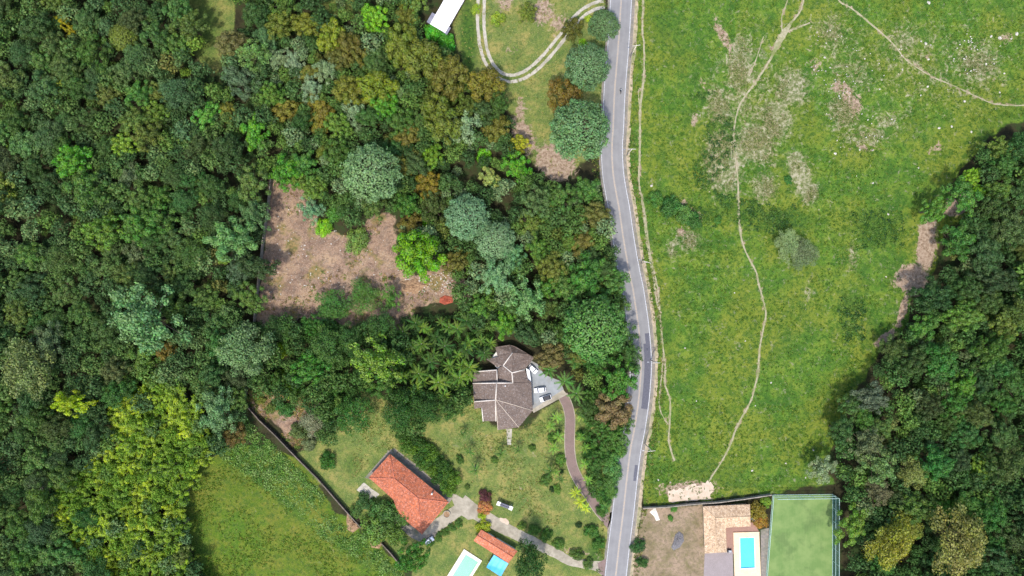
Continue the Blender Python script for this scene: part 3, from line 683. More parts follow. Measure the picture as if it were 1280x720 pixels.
# white sheet roof barn (runs out of the frame)
def barn():
    ux, uy = 0.5, -0.866; nx, ny = 0.866, 0.5
    def q(al, of, z): return (541 + 0 + ux * al + nx * of, 24 + uy * al + ny * of, z)
    z1, z2, z3 = 3.3, 4.1, 3.4
    f1 = [q(-7, 0, z1), q(75, 0, z1), q(75, 11, z2), q(-7, 11, z2)]; f2 = [q(-7, 11, z2), q(75, 11, z2), q(75, 22, z3), q(-7, 22, z3)]
    wp = [q(-7, 0, 0)[:2], q(-7, 22, 0)[:2], q(75, 22, 0)[:2], q(75, 0, 0)[:2]]
    rt, l3 = house('white_roof_barn', 'long shed with bright white sheet roof above the farm track', 'shed', [f1, f2], wp, 3.3, M['wall_brick'], M['white_sheet'], [(q(-7, 11, z2 + 0.02), q(75, 11, z2 + 0.02))], M['white_sheet'], 0.1,
        [(1,0.2,1.2,1.0,1.0,'window'),(1,0.35,1.0,0.02,2.1,'door'),(1,0.55,1.2,1.0,1.0,'window'),(0,0.5,1.2,1.0,1.0,'window')], 0.55, 0.08)
    for al0, al1, of0, of1, z in ((-7, 7, -5, 0.5, 2.9), (-8, 2, 19.5, 25, 2.7)):
        MB().slab([l3(q(al0, of0, z - 0.3)), l3(q(al1, of0, z - 0.3)), l3(q(al1, of1, z)), l3(q(al0, of1, z))], 0.06).build('lean_to_roof', M['grey_sheet'], rt)
        for aa in (al0 + 1, al1 - 1):
            e = l3(q(aa, of0 + 0.8 if of0 < 0 else of1 - 0.8, 2.5)); MB().tube([(e[0], e[1], 0), (e[0], e[1], 2.55)], 0.07).build('post', M['wood'], rt)
barn()
# beige L shaped house
ev, rz = 2.8, 4.1
o1, o2, o3, o4, o5, o6 = (879,633,ev), (937.5,630.5,ev), (938.3,658,ev), (907.5,659.5,ev), (908.3,690.5,ev), (881,692,ev)
rc, re, rs = (894,647.5,rz), (938,645.5,rz), (895,691,rz)
house('beige_roof_house', 'L shaped house with pale beige clay tile roof by the blue pool', 'house', [[o1, rc, re, o2], [rc, o4, o3, re], [o1, o6, rs, rc], [rc, rs, o5, o4]],
    [(879,633),(881,692),(908.3,690.5),(907.5,659.5),(938.3,658),(937.5,630.5)], ev, M['wall_cream'], M['beige_tile'], [(rc, re), (rc, rs), (rc, o1)], M['ridge_beige'], 0.11,
    [(0,0.25,1.4,0.9,1.1,'window'),(0,0.7,1.4,0.9,1.1,'window'),(5,0.3,1.4,0.9,1.1,'window'),(5,0.7,1.4,0.9,1.1,'window'),(3,0.5,2.4,0.02,2.1,'door'),(2,0.5,1.6,0.9,1.1,'window'),(1,0.5,1.4,0.9,1.1,'window')], 0.55)
# brown roofed villa
def villa():
    V = {'a1': (592.5,464.6,3.4), 'a2': (621,462.5,4.7), 'a3': (621.5,478.6,4.7), 'a4': (591,478.8,3.4),
         'b1': (591,479.2,4.0), 'n1': (620.8,478.8,6.2), 'n2': (619.6,499.5,6.2), 'b4': (592.5,501.5,4.0), 'b5': (587,491,3.1),
         'c1': (592.5,502,5.1), 'c2': (619.3,500,6.1), 'c3': (620,526.5,3.3), 'c4': (604,526.5,3.3), 'c5': (602.3,509.5,4.4), 'c6': (593,511,4.2),
         'd1': (622.5,537.5,3.2), 'd2': (648.5,534,3.2), 'e1': (666,513,3.2), 'f1': (664,478,3.2), 'f2': (641,478.6,5.2),
         'g1': (622,461,3.6), 'g2': (622,478.4,3.7), 'r1': (629,457,5.2), 'r2': (640,466,5.2), 'r3': (641,478.2,5.2),
         'm1': (656,461.8,3.6), 'm2': (660,474,3.4), 'm3': (664,477.6,3.2), 'k1': (640.5,441,5.2), 'h1': (608,449,3.4), 'h2': (621,458.5,3.6), 'h3': (622,446,3.9),
         'i1': (619,434,3.2), 'i2': (637,431,3.4), 'l1': (668,447,3.2), 'l2': (657,461,3.4), 'k2': (645,453.5,4.4), 'j1': (644,433,3.3), 'j2': (661,443,3.1)}
    v = lambda *k: [V[x] for x in k]
    fac = [v('a1','a2','a3','a4'), v('b1','n1','n2','b4'), v('c1','c2','c3','c4','c5','c6'), v('n2','d1','d2'), v('n2','d2','e1'), v('n1','f2','f1','e1','n2'),
           v('g1','r1','r2','r3','g2'), v('r2','m1','m2','m3','r3'), v('h1','h3','k1','r1','h2'), v('i1','i2','k1','h3'), v('r1','k1','k2','r2'), v('r2','k2','l1','m1'), v('k1','i2','j1','j2','k2'), v('k2','j2','l1')]
    rid = [v('n1','n2'), v('n1','f2'), v('r1','r2','r3'), v('k1','r1'), v('a1','a2'), v('a2','a3'), v('c1','c2'), v('c2','c3'), v('c4','c5'), v('r2','m1'), v('b1','n1')]
    foot = [(592,466),(591,501),(604,512),(605,525),(621,526),(623,536),(648,533),(665,512),(663,478),(656,463),(667,449),(660,444),(642,434),(620,436),(610,450),(620,463)]
    rt, l3 = house('brown_roof_house', 'large villa with many sided brown tile roof and white ridges', 'house', fac, foot, 3.1, M['wall_white'], M['brown_tile'], rid, M['ridge_white'], 0.2,
        [(0,0.3,1.6,0.9,1.1,'window'),(0,0.7,1.6,0.9,1.1,'window'),(5,0.5,2.4,0.02,2.1,'door'),(6,0.4,1.8,0.9,1.1,'window'),(7,0.5,1.6,0.9,1.1,'window'),(10,0.5,1.4,0.9,1.1,'window'),(12,0.4,1.4,0.9,1.1,'window'),(13,0.5,1.2,0.9,1.1,'window'),(15,0.5,1.4,0.9,1.1,'window')], 0.7)
    for r in (v('n2','d2'), v('n2','e1'), v('n2','d1')):
        pts = [l3(q) for q in r]; MB().tube([(q[0], q[1], q[2] + 0.05) for q in pts], 0.12).build('hip_cap', M['ridge_tan'], rt, True)
    # gable walls where the roof steps down
    for k1, k2, zb in (('b1','n1',3.2), ('n1','f2',3.2), ('c1','c2',3.2), ('n2','n1',3.2), ('a1','a2',3.0), ('a2','a3',3.0)):
        p1, p2 = l3(V[k1]), l3(V[k2]); e = Vector((p2[0] - p1[0], p2[1] - p1[1])).normalized() * 0.09; o = (-e.y, e.x)
        poly = [(p1[0] - o[0], p1[1] - o[1]), (p2[0] - o[0], p2[1] - o[1]), (p2[0] + o[0], p2[1] + o[1]), (p1[0] + o[0], p1[1] + o[1])]
        MB().prism(poly, zb, [p1[2], p2[2], p2[2], p1[2]]).build('gable_wall', M['wall_white'], rt)
    e = l3((631.5,482.5,6)); MB().box((e[0], e[1], 5.7), (0.35, 0.35, 1.0)).build('vent_pipe', M['frame_white'], rt)
    MB().slab([l3((657.5,460,2.9)), l3((662,463,2.9)), l3((664,478,2.8)), l3((659.5,474,2.9))], 0.1).build('porch_canopy', M['frame_white'], rt)
villa()

def pool(name, outer, inner, label, deckmat, basin):
    cx = sum(p[0] for p in outer) / 4; cy = sum(p[1] for p in outer) / 4
    root = empty(name, (*P(cx, cy), 0)); ox, oy = root.location.x, root.location.y
    l2 = lambda p: (P(*p, 0.4)[0] - ox, P(*p, 0.4)[1] - oy)
    O = [l2(p) for p in outer]; I = [l2(p) for p in inner]
    zt = 0.4; vs = [(*p, zt) for p in O] + [(*p, zt) for p in I] + [(*p, 0.0) for p in O]; fs = []
    for i in range(4):
        j = (i + 1) % 4; fs.append((i, j, 4 + j, 4 + i)); fs.append((8 + i, 8 + j, j, i))
    mesh_obj('deck', vs, fs, deckmat, root)
    vs = [(*p, zt - 0.002) for p in I] + [(*p, 0.03) for p in I]
    fs = [(4, 5, 6, 7)] + [(i, 4 + i, 4 + (i + 1) % 4, (i + 1) % 4) for i in range(4)]
    mesh_obj('basin', vs, fs, basin, root)
    mesh_obj('water', [(*p, zt - 0.12) for p in I], [(0, 1, 2, 3)], M['water'], root)
    cop = MB(); 
    for i in range(4):
        a = Vector(I[i]); b2 = Vector(I[(i + 1) % 4]); e = (b2 - a).normalized(); c = (a + b2) / 2; L = (b2 - a).length
        o = Vector((e.y, -e.x)); s = 1 if (c + o).length > c.length - 1e-6 and (Vector((c.x + o.x, c.y + o.y)) - sum((Vector(q) for q in I), Vector((0, 0))) / 4).length > (c - sum((Vector(q) for q in I), Vector((0, 0))) / 4).length else -1
        q = c + o * (0.16 * s); MB().box((q.x, q.y, zt + 0.02), (L - 0.01 if i % 2 else L + 0.62, 0.3, 0.05), math.atan2(e.y, e.x)).build('coping', M['deck_pale'], root)
    lad = MB()
    a = (Vector(I[0]) + Vector(I[1])) / 2; e = (Vector(I[1]) - Vector(I[0])).normalized(); inn = Vector((-e.y, e.x)); 
    if (a + inn - sum((Vector(q) for q in I), Vector((0, 0))) / 4).length > (a - sum((Vector(q) for q in I), Vector((0, 0))) / 4).length: inn = -inn
    for k in (-0.25, 0.25):
        b0 = a + e * k; lad.tube([(b0.x - inn.x * 0.4, b0.y - inn.y * 0.4, zt), (b0.x - inn.x * 0.3, b0.y - inn.y * 0.3, zt + 0.7), (b0.x + inn.x * 0.1, b0.y + inn.y * 0.1, zt + 0.7), (b0.x + inn.x * 0.14, b0.y + inn.y * 0.14, 0.1)], 0.03, 6)
    lad.build('ladder', M['metal'], root, True)
    tag(root, label, 'pool'); return root
pool('swimming_pool', [(916.7,665.8),(949,664.8),(952,742),(919,744)], [(925,672.5),(942.5,672),(943.5,709.5),(926,710.5)], 'rectangular bright blue swimming pool with cream deck beside the court', M['deck_cream'], M['basin_blue'])
pool('swimming_pool', [(580,686.5),(602.5,701),(580,737),(557.5,722.5)], [(582.3,693),(597.5,702.5),(578,734),(563,724.5)], 'pale mint green pool with white deck below the small pool house', M['deck_pale'], M['basin_mint'])

def court():
    poly = [(965.5,618.5),(1040.5,617.5),(1040,800),(951,800)]; cx, cy = P(1000, 700); root = empty('sports_court', (cx, cy, 0))
    pts = [(P(*q)[0] - cx, P(*q)[1] - cy) for q in poly]
    m, nt, b = new_mat('court_turf'); p = gpos(nt)
    c = ramp(nt, noise(nt, p, 0.22, 6, 0.6), [(0.38, lin(120, 154, 82, 0.64)), (0.62, lin(146, 172, 100, 0.64))])
    c = mixc(nt, ramp(nt, noise(nt, p, 0.13, 4, 0.6), [(0.54, 0.0), (0.66, 0.7)]), c, lin(100, 130, 70, 0.66))
    wv = nd(nt, 'ShaderNodeTexWave'); wv.inputs['Scale'].default_value = 0.55; wv.inputs['Distortion'].default_value = 2.0; nt.links.new(p, wv.inputs['Vector'])
    c = mixc(nt, math_n(nt, 'MULTIPLY', wv.outputs['Fac'], 0.14), c, lin(158, 180, 112, 0.64))
    nt.links.new(c, b.inputs['Base Color']); b.inputs['Roughness'].default_value = 0.95
    MB().prism(pts[::-1], 0.0, 0.06).build('turf', m, root)
    def lerp(a, b2, t): return (a[0] + (b2[0] - a[0]) * t, a[1] + (b2[1] - a[1]) * t)
    for (a, b2, n, hgt, first) in ((pts[0], pts[1], 5, 5.2, 0), (pts[1], pts[2], 11, 5.2, 0), (pts[0], pts[3], 11, 1.4, 1)):
        for k in range(first, n + (1 if a is pts[1] or first else 0)):
            q = lerp(a, b2, k / n)
            MB().tube([(q[0], q[1], 0), (q[0], q[1], hgt)], 0.07, 6).build('post', M['pipe'], root)
        for z in ((0.25, hgt * 0.5, hgt) if hgt > 2 else (0.25, hgt)): MB().tube([(a[0], a[1], z), (b2[0], b2[1], z)], 0.085, 6).build('rail', M['pipe'], root)
        for k in range(n):
            q, r = lerp(a, b2, k / n), lerp(a, b2, (k + 1) / n)
            mesh_obj('net_panel', [(q[0], q[1], 0.1), (r[0], r[1], 0.1), (r[0], r[1], hgt - 0.03), (q[0], q[1], hgt - 0.03)], [(0, 1, 2, 3)], M['net'], root)
    tag(root, 'fenced green turf sports court with tall net beside the pool', 'sports court')
court()

# ------------------------------------------------------------------ boundary walls
def wall_run(name, pts, h, th, mat, label, cat, capmat=None, pitch=3.0, post=True):
    w = W(pts); cx, cy = w[0]; root = empty(name, (cx, cy, 0)); nb = 0
    for i in range(len(w) - 1):
        a = Vector(w[i]) - Vector((cx, cy)); b2 = Vector(w[i + 1]) - Vector((cx, cy)); L = (b2 - a).length; e = (b2 - a) / L; rz = math.atan2(e.y, e.x)
        n = max(1, round(L / pitch)); 
        for k in range(n):
            c = a + e * (L * (k + 0.5) / n); hh = h * rnd.uniform(0.97, 1.03)
            MB().box((c.x, c.y, hh / 2), (L / n - 0.24, th, hh), rz).build('panel', mat, root)
            MB().box((c.x, c.y, hh + 0.05), (L / n - 0.26, th + 0.14, 0.1), rz).build('coping', capmat or mat, root)
        for k in range(n + 1 if i == len(w) - 2 else n):
            c = a + e * (L * k / n); MB().box((c.x, c.y, (h + 0.12) / 2), (0.23, th + 0.1, h + 0.12), rz).build('pillar', capmat or mat, root)
    tag(root, label, cat); return root
M['wall_grey'] = simple('weathered_wall', lin(170, 160, 148), lin(122, 114, 104), 1.2, 0.9, stain=lin(100, 98, 84))
M['wall_cap'] = simple('wall_cap', lin(128, 116, 106), lin(92, 82, 74), 1.2, 0.9, stain=lin(76, 74, 60))
wall_run('boundary_wall', [(341,222),(336,262),(330,305),(325,350),(319.5,402)], 2.0, 0.18, M['wall_grey'], 'pale concrete wall along the edge of the bare clearing', 'wall')
wall_run('boundary_wall', [(310.5,480),(307.5,502),(325,523),(345,542),(372,570),(398,596),(425,627),(452,657)], 1.9, 0.2, M['dark_wood'], 'long dark wall between the grass field and the garden', 'wall', M['wall_cap'])
wall_run('boundary_wall', [(478,677),(490,690),(504,707)], 1.9, 0.2, M['dark_wood'], 'short broken off length of dark garden wall near the field', 'wall', M['wall_cap'])
wall_run('boundary_wall', [(803,633.5),(832,632),(860,629),(895,626.5),(930,622),(962,617)], 1.8, 0.16, M['wall_grey'], 'low grey wall between pasture and the houses below it', 'wall')

# ------------------------------------------------------------------ utility poles
def utility_pole(base, h, arm_rz, label, transformer=False):
    x, y = P(*base); root = empty('utility_pole', (x, y, 0))
    MB().tube([(0, 0, 0), (0, 0, h * 0.5), (0, 0, h)], [0.19, 0.15, 0.11], 10).build('pole', M['pole'], root, True)
    MB().box((0.0, 0.0, h - 0.5), (2.6, 0.12, 0.14), arm_rz).build('crossarm', M['pole'], root)
    for k in (-1.15, -0.4, 0.4, 1.15):
        cx, cy = k * math.cos(arm_rz), k * math.sin(arm_rz)
        MB().tube([(cx, cy, h - 0.44), (cx, cy, h - 0.32), (cx, cy, h - 0.2)], [0.05, 0.09, 0.05], 8).build('insulator', M['helmet'], root, True)
    MB().tube([(0, 0, h - 2.2), (1.2 * math.cos(arm_rz + 3.1), 1.2 * math.sin(arm_rz + 3.1), h - 1.7), (2.3 * math.cos(arm_rz + 3.1), 2.3 * math.sin(arm_rz + 3.1), h - 1.6)], 0.04, 6).build('lamp_arm', M['metal'], root)
    MB().box((2.5 * math.cos(arm_rz + 3.1), 2.5 * math.sin(arm_rz + 3.1), h - 1.62), (0.6, 0.26, 0.12), arm_rz + 3.1).build('lamp_head', M['metal'], root)
    if transformer:
        MB().tube([(0.35, 0, h - 2.6), (0.35, 0, h - 1.6)], 0.28, 12).build('transformer', M['metal'], root)
    tag(root, label, 'utility pole', 'utility poles along the pasture side of the road')
utility_pole((788,71.5), 12.0, 0.15, 'concrete utility pole on the verge beside the motorcyclist')
utility_pole((783.5,194), 11.0, 0.0, 'concrete utility pole on the verge opposite the red earth turnaround')
utility_pole((801.5,329), 11.0, -0.3, 'concrete utility pole on the verge between two footpath strands')
utility_pole((813.5,450), 9.5, 0.0, 'concrete utility pole carrying a transformer beside the long dark road patch', True)
utility_pole((806,554), 12.0, 0.1, 'concrete utility pole on the verge near the sand patch')

# ------------------------------------------------------------------ vehicles
def car(name, px, py, rz, paint, label, L=4.15, Wd=1.78, z0=0.03, roof_paint=None):
    x, y = P(px, py, 0.8); root = empty(name, (x, y, z0), rz)
    prof = [(-0.5, 0.55), (-0.49, 0.78), (-0.44, 0.92), (-0.26, 0.96), (-0.13, 0.96), (0.02, 0.97), (0.3, 0.98), (0.42, 0.98), (0.485, 0.92), (0.5, 0.6)]
    n = 6; vs = []; fs = []
    ws = [-1, -0.92, -0.5, 0.5, 0.92, 1]
    for (u, h) in prof:
        taper = 1 - 0.16 * max(0, (abs(u) - 0.38) / 0.12) ** 2
        for w in ws:
            vs.append((u * -L, w * Wd / 2 * taper, h - (0.05 if abs(w) > 0.9 else 0.0) - (0.12 if abs(w) == 1 else 0)))
    for (u, h) in prof:
        taper = 1 - 0.16 * max(0, (abs(u) - 0.38) / 0.12) ** 2
        vs.append((u * -L, -Wd / 2 * taper, 0.28)); vs.append((u * -L, Wd / 2 * taper, 0.28))
    m = len(prof); lo = m * n
    for i in range(m - 1):
        for k in range(n - 1): fs.append((i * n + k, (i + 1) * n + k, (i + 1) * n + k + 1, i * n + k + 1))
        fs.append((i * n, lo + 2 * i, lo + 2 * i + 2, (i + 1) * n)); fs.append((i * n + n - 1, (i + 1) * n + n - 1, lo + 2 * i + 3, lo + 2 * i + 1))
        fs.append((lo + 2 * i, lo + 2 * i + 1, lo + 2 * i + 3, lo + 2 * i + 2))
    for i in (0, m - 1): fs.append(tuple([i * n + k for k in range(n)] + [lo + 2 * i + 1, lo + 2 * i]))
    mesh_obj('body', vs, fs, paint, root, True)
    # cabin: glass house with a painted roof
    cb = [(0.98, 0.95), (0.5, 1.42), (-1.35, 1.44), (-1.8, 0.97)]; hw = [0.80, 0.72, 0.72, 0.78]
    c = L / 4.15
    g = [[(x_ * c, s * w_ * Wd / 1.78, z_) for s in (-1, 1)] for (x_, z_), w_ in zip(cb, hw)]
    mesh_obj('windscreen', g[0] + g[1], [(0, 1, 3, 2)], M['glass_dark'], root)
    mesh_obj('rear_window', g[2] + g[3], [(0, 1, 3, 2)], M['glass_dark'], root)
    for s in (0, 1): mesh_obj('side_window', [g[0][s], g[1][s], g[2][s], g[3][s]], [(0, 1, 2, 3)], M['glass_dark'], root)
    MB().slab([(g[1][0][0] + .04, g[1][0][1], 1.46), (g[1][1][0] + .04, g[1][1][1], 1.46), (g[2][1][0] - .04, g[2][1][1], 1.48), (g[2][0][0] - .04, g[2][0][1], 1.48)], 0.06).build('roof', roof_paint or paint, root)
    for sx in (0.30, -0.31):
        for sy in (-1, 1):
            t = MB().tube([(sx * L, sy * (Wd / 2 - 0.2), 0.31), (sx * L, sy * (Wd / 2 + 0.005), 0.31)], 0.31, 16).build('wheel', M['tyre'], root)
            MB().tube([(sx * L, sy * (Wd / 2 + 0.007), 0.31), (sx * L, sy * (Wd / 2 + 0.02), 0.31)], 0.19, 12).build('rim', M['metal'], t)
    for sy in (-1, 1):
        MB().box((L * 0.478, sy * Wd * 0.36, 0.72), (0.1, 0.3, 0.14), -sy * 0.35).build('headlight', M['helmet'], root)
        MB().box((-L * 0.49, sy * Wd * 0.36, 0.78), (0.08, 0.26, 0.14), sy * 0.3).build('tail_light', M['lamp_red'], root)
        MB().box((0.62, sy * (Wd / 2 + 0.06), 0.98), (0.14, 0.16, 0.1)).build('mirror', paint, root)
    tag(root, label, 'car', 'cars parked beside the brown roofed house')
car('parked_car', 666, 461.5, -0.75, M['car_white'], 'white car parked close to the porch canopy of the villa', 3.6)
car('parked_car', 675, 487.5, math.pi + 0.12, M['car_white'], 'white car parked across the concrete yard above the black roofed one')
car('parked_car', 682, 497.8, math.pi + 0.3, M['car_white'], 'white car with black roof parked at the edge of the yard', roof_paint=M['car_black'])
car('parked_car', 536.5, 676, 0.6, M['car_white'], 'small white car half hidden by the tree at the end of the drive', 3.4, 1.6)

def motorcyclist():
    x, y = P(776, 113.5, 0.8); rz = math.pi / 2 + 0.06
    bike = empty('motorcycle', (x, y, 0.062), rz)
    for sx in (-0.66, 0.66):
        t = MB()
        ring = [(sx + 0.27 * math.cos(a), 0, 0.32 + 0.27 * math.sin(a)) for a in [2 * math.pi * k / 16 for k in range(17)]]
        w = t.tube(ring, 0.055, 6, False).build('wheel', M['tyre'], bike, True)
        MB().tube([(sx, -0.06, 0.32), (sx, 0.06, 0.32)], 0.16, 10).build('hub', M['metal'], w)
    MB().tube([(-0.3, 0, 0.45), (0.0, 0, 0.4), (0.3, 0, 0.5), (0.45, 0, 0.85)], [0.1, 0.16, 0.12, 0.05], 8).build('frame', M['frame_dark'], bike, True)
    MB().tube([(0.05, 0, 0.82), (0.2, 0, 0.86), (0.4, 0, 0.84)], [0.12, 0.17, 0.08], 8).build('fuel_tank', M['car_black'], bike, True)
    MB().tube([(-0.75, 0, 0.86), (-0.4, 0, 0.8), (0.05, 0, 0.8)], [0.07, 0.14, 0.12], 8).build('seat', M['tyre'], bike, True)
    MB().tube([(0.36, -0.36, 1.0), (0.46, -0.15, 0.98), (0.46, 0.15, 0.98), (0.36, 0.36, 1.0)], 0.025, 6).build('handlebar', M['metal'], bike)
    for s in (-0.07, 0.07): MB().tube([(0.46, s, 0.95), (0.66, s, 0.32)], 0.028, 6).build('fork', M['metal'], bike)
    MB().tube([(0.52, 0, 0.84), (0.62, 0, 0.84)], [0.1, 0.08], 10).build('headlight', M['helmet'], bike)
    tag(bike, 'dark motorcycle heading along the lane nearer the pasture', 'motorcycle')
    J = {'pel': (-0.2, 0, 0.95), 'spi': (-0.14, 0, 1.2), 'che': (-0.05, 0, 1.42), 'nec': (0.02, 0, 1.57), 'hea': (0.06, 0, 1.74)}
    vs = []; es = []; rr = []; idx = {}
    def av(k, p_, r): idx[k] = len(vs); vs.append(p_); rr.append(r)
    for k, r in (('pel', 0.17), ('spi', 0.15), ('che', 0.18), ('nec', 0.065), ('hea', 0.11)): av(k, J[k], r)
    es += [(0, 1), (1, 2), (2, 3), (3, 4)]
    for s in (-1, 1):
        for k, p_, r in (('sh', (-0.04, s * 0.2, 1.45), 0.085), ('el', (0.12, s * 0.34, 1.2), 0.06), ('wr', (0.34, s * 0.31, 1.06), 0.042), ('ha', (0.39, s * 0.3, 1.03), 0.045)): av(k + str(s), p_, r)
        es += [(2, idx['sh' + str(s)]), (idx['sh' + str(s)], idx['el' + str(s)]), (idx['el' + str(s)], idx['wr' + str(s)]), (idx['wr' + str(s)], idx['ha' + str(s)])]
        for k, p_, r in (('hi', (-0.14, s * 0.13, 0.92), 0.11), ('kn', (0.26, s * 0.24, 0.78), 0.075), ('an', (0.0, s * 0.22, 0.36), 0.05), ('to', (0.18, s * 0.22, 0.3), 0.045)): av(k + str(s), p_, r)
        es += [(0, idx['hi' + str(s)]), (idx['hi' + str(s)], idx['kn' + str(s)]), (idx['kn' + str(s)], idx['an' + str(s)]), (idx['an' + str(s)], idx['to' + str(s)])]
    me = bpy.data.meshes.new('person'); me.from_pydata(vs, es, []); me.materials.append(M['cloth_dark'])
    o = bpy.data.objects.new('person', me); COL.objects.link(o); o.location = (x, y, 0.062); o.rotation_euler = (0, 0, rz)
    sk = o.modifiers.new('skin', 'SKIN'); sk.use_smooth_shade = True; o.modifiers.new('sub', 'SUBSURF').render_levels = 1
    if not me.skin_vertices: 
        bpy.context.view_layer.objects.active = o
    for i, r in enumerate(rr): me.skin_vertices[0].data[i].radius = (r, r)
    me.skin_vertices[0].data[0].use_root = True
    hv = MB(); rings = []
    for k in range(7):
        a = math.pi * k / 6; rings.append((0.06, 0, 1.74 + 0.15 * -math.cos(a)))
    hv.tube(rings, [max(0.01, 0.145 * math.sin(math.pi * k / 6)) for k in range(7)], 12).build('helmet', M['helmet'], o, True)
    tag(o, 'person in dark clothes and white helmet riding the motorcycle', 'person')
motorcyclist()

# ------------------------------------------------------------------ small garden and yard things
def swing():
    x, y = P(631, 631.5, 1.0); rz = -0.36; root = empty('garden_swing', (x, y, 0), rz)
    for s in (-1, 1):
        e = MB(); cx = s * 2.25
        for (y0, y1) in ((-0.75, 0.0), (0.75, 0.0)): e.tube([(cx, y0, 0), (cx, y1 * 0.3, 1.9)], 0.05, 6)
        e.tube([(cx, -0.5, 0.7), (cx, 0.5, 0.7)], 0.04, 6); e.build('end_frame', M['frame_white'], root)
        MB().slab([(cx - 0.62, -0.75, 1.62), (cx + 0.62, -0.75, 1.62), (cx + 0.62, 0.72, 1.95), (cx - 0.62, 0.72, 1.95)], 0.05).build('side_canopy', M['frame_white'], root)
    MB().tube([(-2.25, 0, 1.9), (2.25, 0, 1.9)], 0.06, 8).build('top_beam', M['frame_dark'], root)
    MB().slab([(-1.6, -0.6, 1.66), (1.6, -0.6, 1.66), (1.6, 0.66, 1.98), (-1.6, 0.66, 1.98)], 0.04).build('canopy', M['swing_grey'], root)
    MB().box((0, 0.05, 0.5), (2.6, 0.6, 0.1)).build('seat', M['swing_grey'], root); MB().box((0, 0.38, 0.85), (2.6, 0.08, 0.6)).build('backrest', M['swing_grey'], root)
    for sx in (-1.25, 1.25): MB().tube([(sx, 0.05, 0.54), (sx, 0.0, 1.86)], 0.02, 6).build('hanger', M['metal'], root)
    tag(root, 'grey canopied garden swing with white ends on the lawn', 'garden swing')
swing()
def ring_planter(px, py, r, label):
    x, y = P(px, py); root = empty('round_planter', (x, y, 0)); n = 24; vs = []; fs = []
    for k in range(n):
        a = 2 * math.pi * k / n
        for rr, z in ((r, 0), (r, 0.5), (r * 0.78, 0.5), (r * 0.78, 0.3)): vs.append((rr * math.cos(a), rr * math.sin(a), z))
    for k in range(n):
        j = (k + 1) % n
        for q in range(3): fs.append((k * 4 + q, j * 4 + q, j * 4 + q + 1, k * 4 + q + 1))
    mesh_obj('rim', vs, fs, M['concrete'], root)
    mesh_obj('soil', [(r * 0.79 * math.cos(2 * math.pi * k / n), r * 0.79 * math.sin(2 * math.pi * k / n), 0.32) for k in range(n)], [tuple(range(n))], M['soilpile'], root)
    tag(root, label, 'planter'); return root
ring_planter(558.5, 642.5, 1.35, 'round concrete ring planter at the corner of the orange roofed house')
def crumpled(name, px, py, pts, mat, label, cat, hgt=0.35, seed=1, n=12):
    x, y = P(px, py); r = random.Random(seed); poly = [((a - px) * S, (py - b) * S) for a, b in pts]
    xs_ = [p_[0] for p_ in poly]; ys_ = [p_[1] for p_ in poly]; vs = [(0, 0, hgt * 1.3)]; m = n * 2
    per = []
    for i in range(len(poly)):
        a, b2 = poly[i], poly[(i + 1) % len(poly)]
        for k in range(4): t = k / 4; per.append((a[0] + (b2[0] - a[0]) * t, a[1] + (b2[1] - a[1]) * t))
    rings = 6
    for g in range(1, rings + 1):
        f = g / rings
        for q in per: vs.append((q[0] * f + r.uniform(-.12, .12) * (f < 1), q[1] * f + r.uniform(-.12, .12) * (f < 1), hgt * (1.25 - f * f * 1.1) * r.uniform(0.55, 1.2) if g < rings else 0.0))
    mm = len(per); fs = [(0, 1 + k, 1 + (k + 1) % mm) for k in range(mm)]
    for g in range(rings - 1):
        for k in range(mm): a = 1 + g * mm + k; b2 = 1 + g * mm + (k + 1) % mm; fs.append((a, a + mm, b2 + mm, b2))
    o = mesh_obj(name, vs, fs, mat, None, False, (x, y, 0.01)); tag(o, label, cat); return o
crumpled('discarded_sheet', 818, 642, [(812,640),(819,634),(822,641),(825,650),(820,651),(818,646)], M['tarp_white'], 'crumpled pale sheet lying in the dry yard', 'sheet', 0.3, 2)
crumpled('ash_pile', 847, 672, [(849,664),(854,668),(855,676),(850,684),(842,688),(839,684),(842,676),(844,668)], M['ash'], 'grey heap of burnt branches in the dry yard', 'ash pile', 0.5, 3)
crumpled('orange_tarp', 557, 376, [(550,372),(556,369),(566,371),(566,378),(556,381),(549,378)], M['tarp_orange'], 'rust orange sheet at the edge of the bare clearing', 'tarp', 0.4, 4)
crumpled('debris_pile', 443, 652, [(434,640),(441,640),(450,650),(449,660),(441,666),(434,662),(433,650)], M['soilpile'], 'heap of dry brown debris at the end of the dark wall', 'debris pile', 1.0, 5)
crumpled('debris_pile', 470, 680, [(462,675),(470,674),(478,679),(474,686),(464,684)], M['soilpile'], 'low spread of dry debris in the gap of the dark wall', 'debris pile', 0.5, 6)
crumpled('debris_pile', 515, 357, [(500,352),(520,348),(535,356),(520,368),(503,364)], M['soilpile'], 'pale brushwood heap in the bare clearing', 'debris pile', 0.6, 8)
def barbecue():
    x, y = P(911, 688); root = empty('barbecue', (x, y, 0.02))
    MB().box((0, 0, 0.45), (1.6, 0.8, 0.9)).build('body', M['frame_dark'], root); MB().box((0.1, 0, 0.96), (1.2, 0.7, 0.06)).build('grill', M['metal'], root)
    MB().tube([(-0.5, 0, 0.93), (-0.5, 0, 2.2)], 0.12, 10).build('flue', M['metal'], root); MB().box((-1.2, 0.1, 0.4), (0.6, 0.9, 0.8)).build('side_table', M['concrete'], root)
    tag(root, 'dark barbecue between the beige house and the pool deck', 'barbecue')
barbecue()
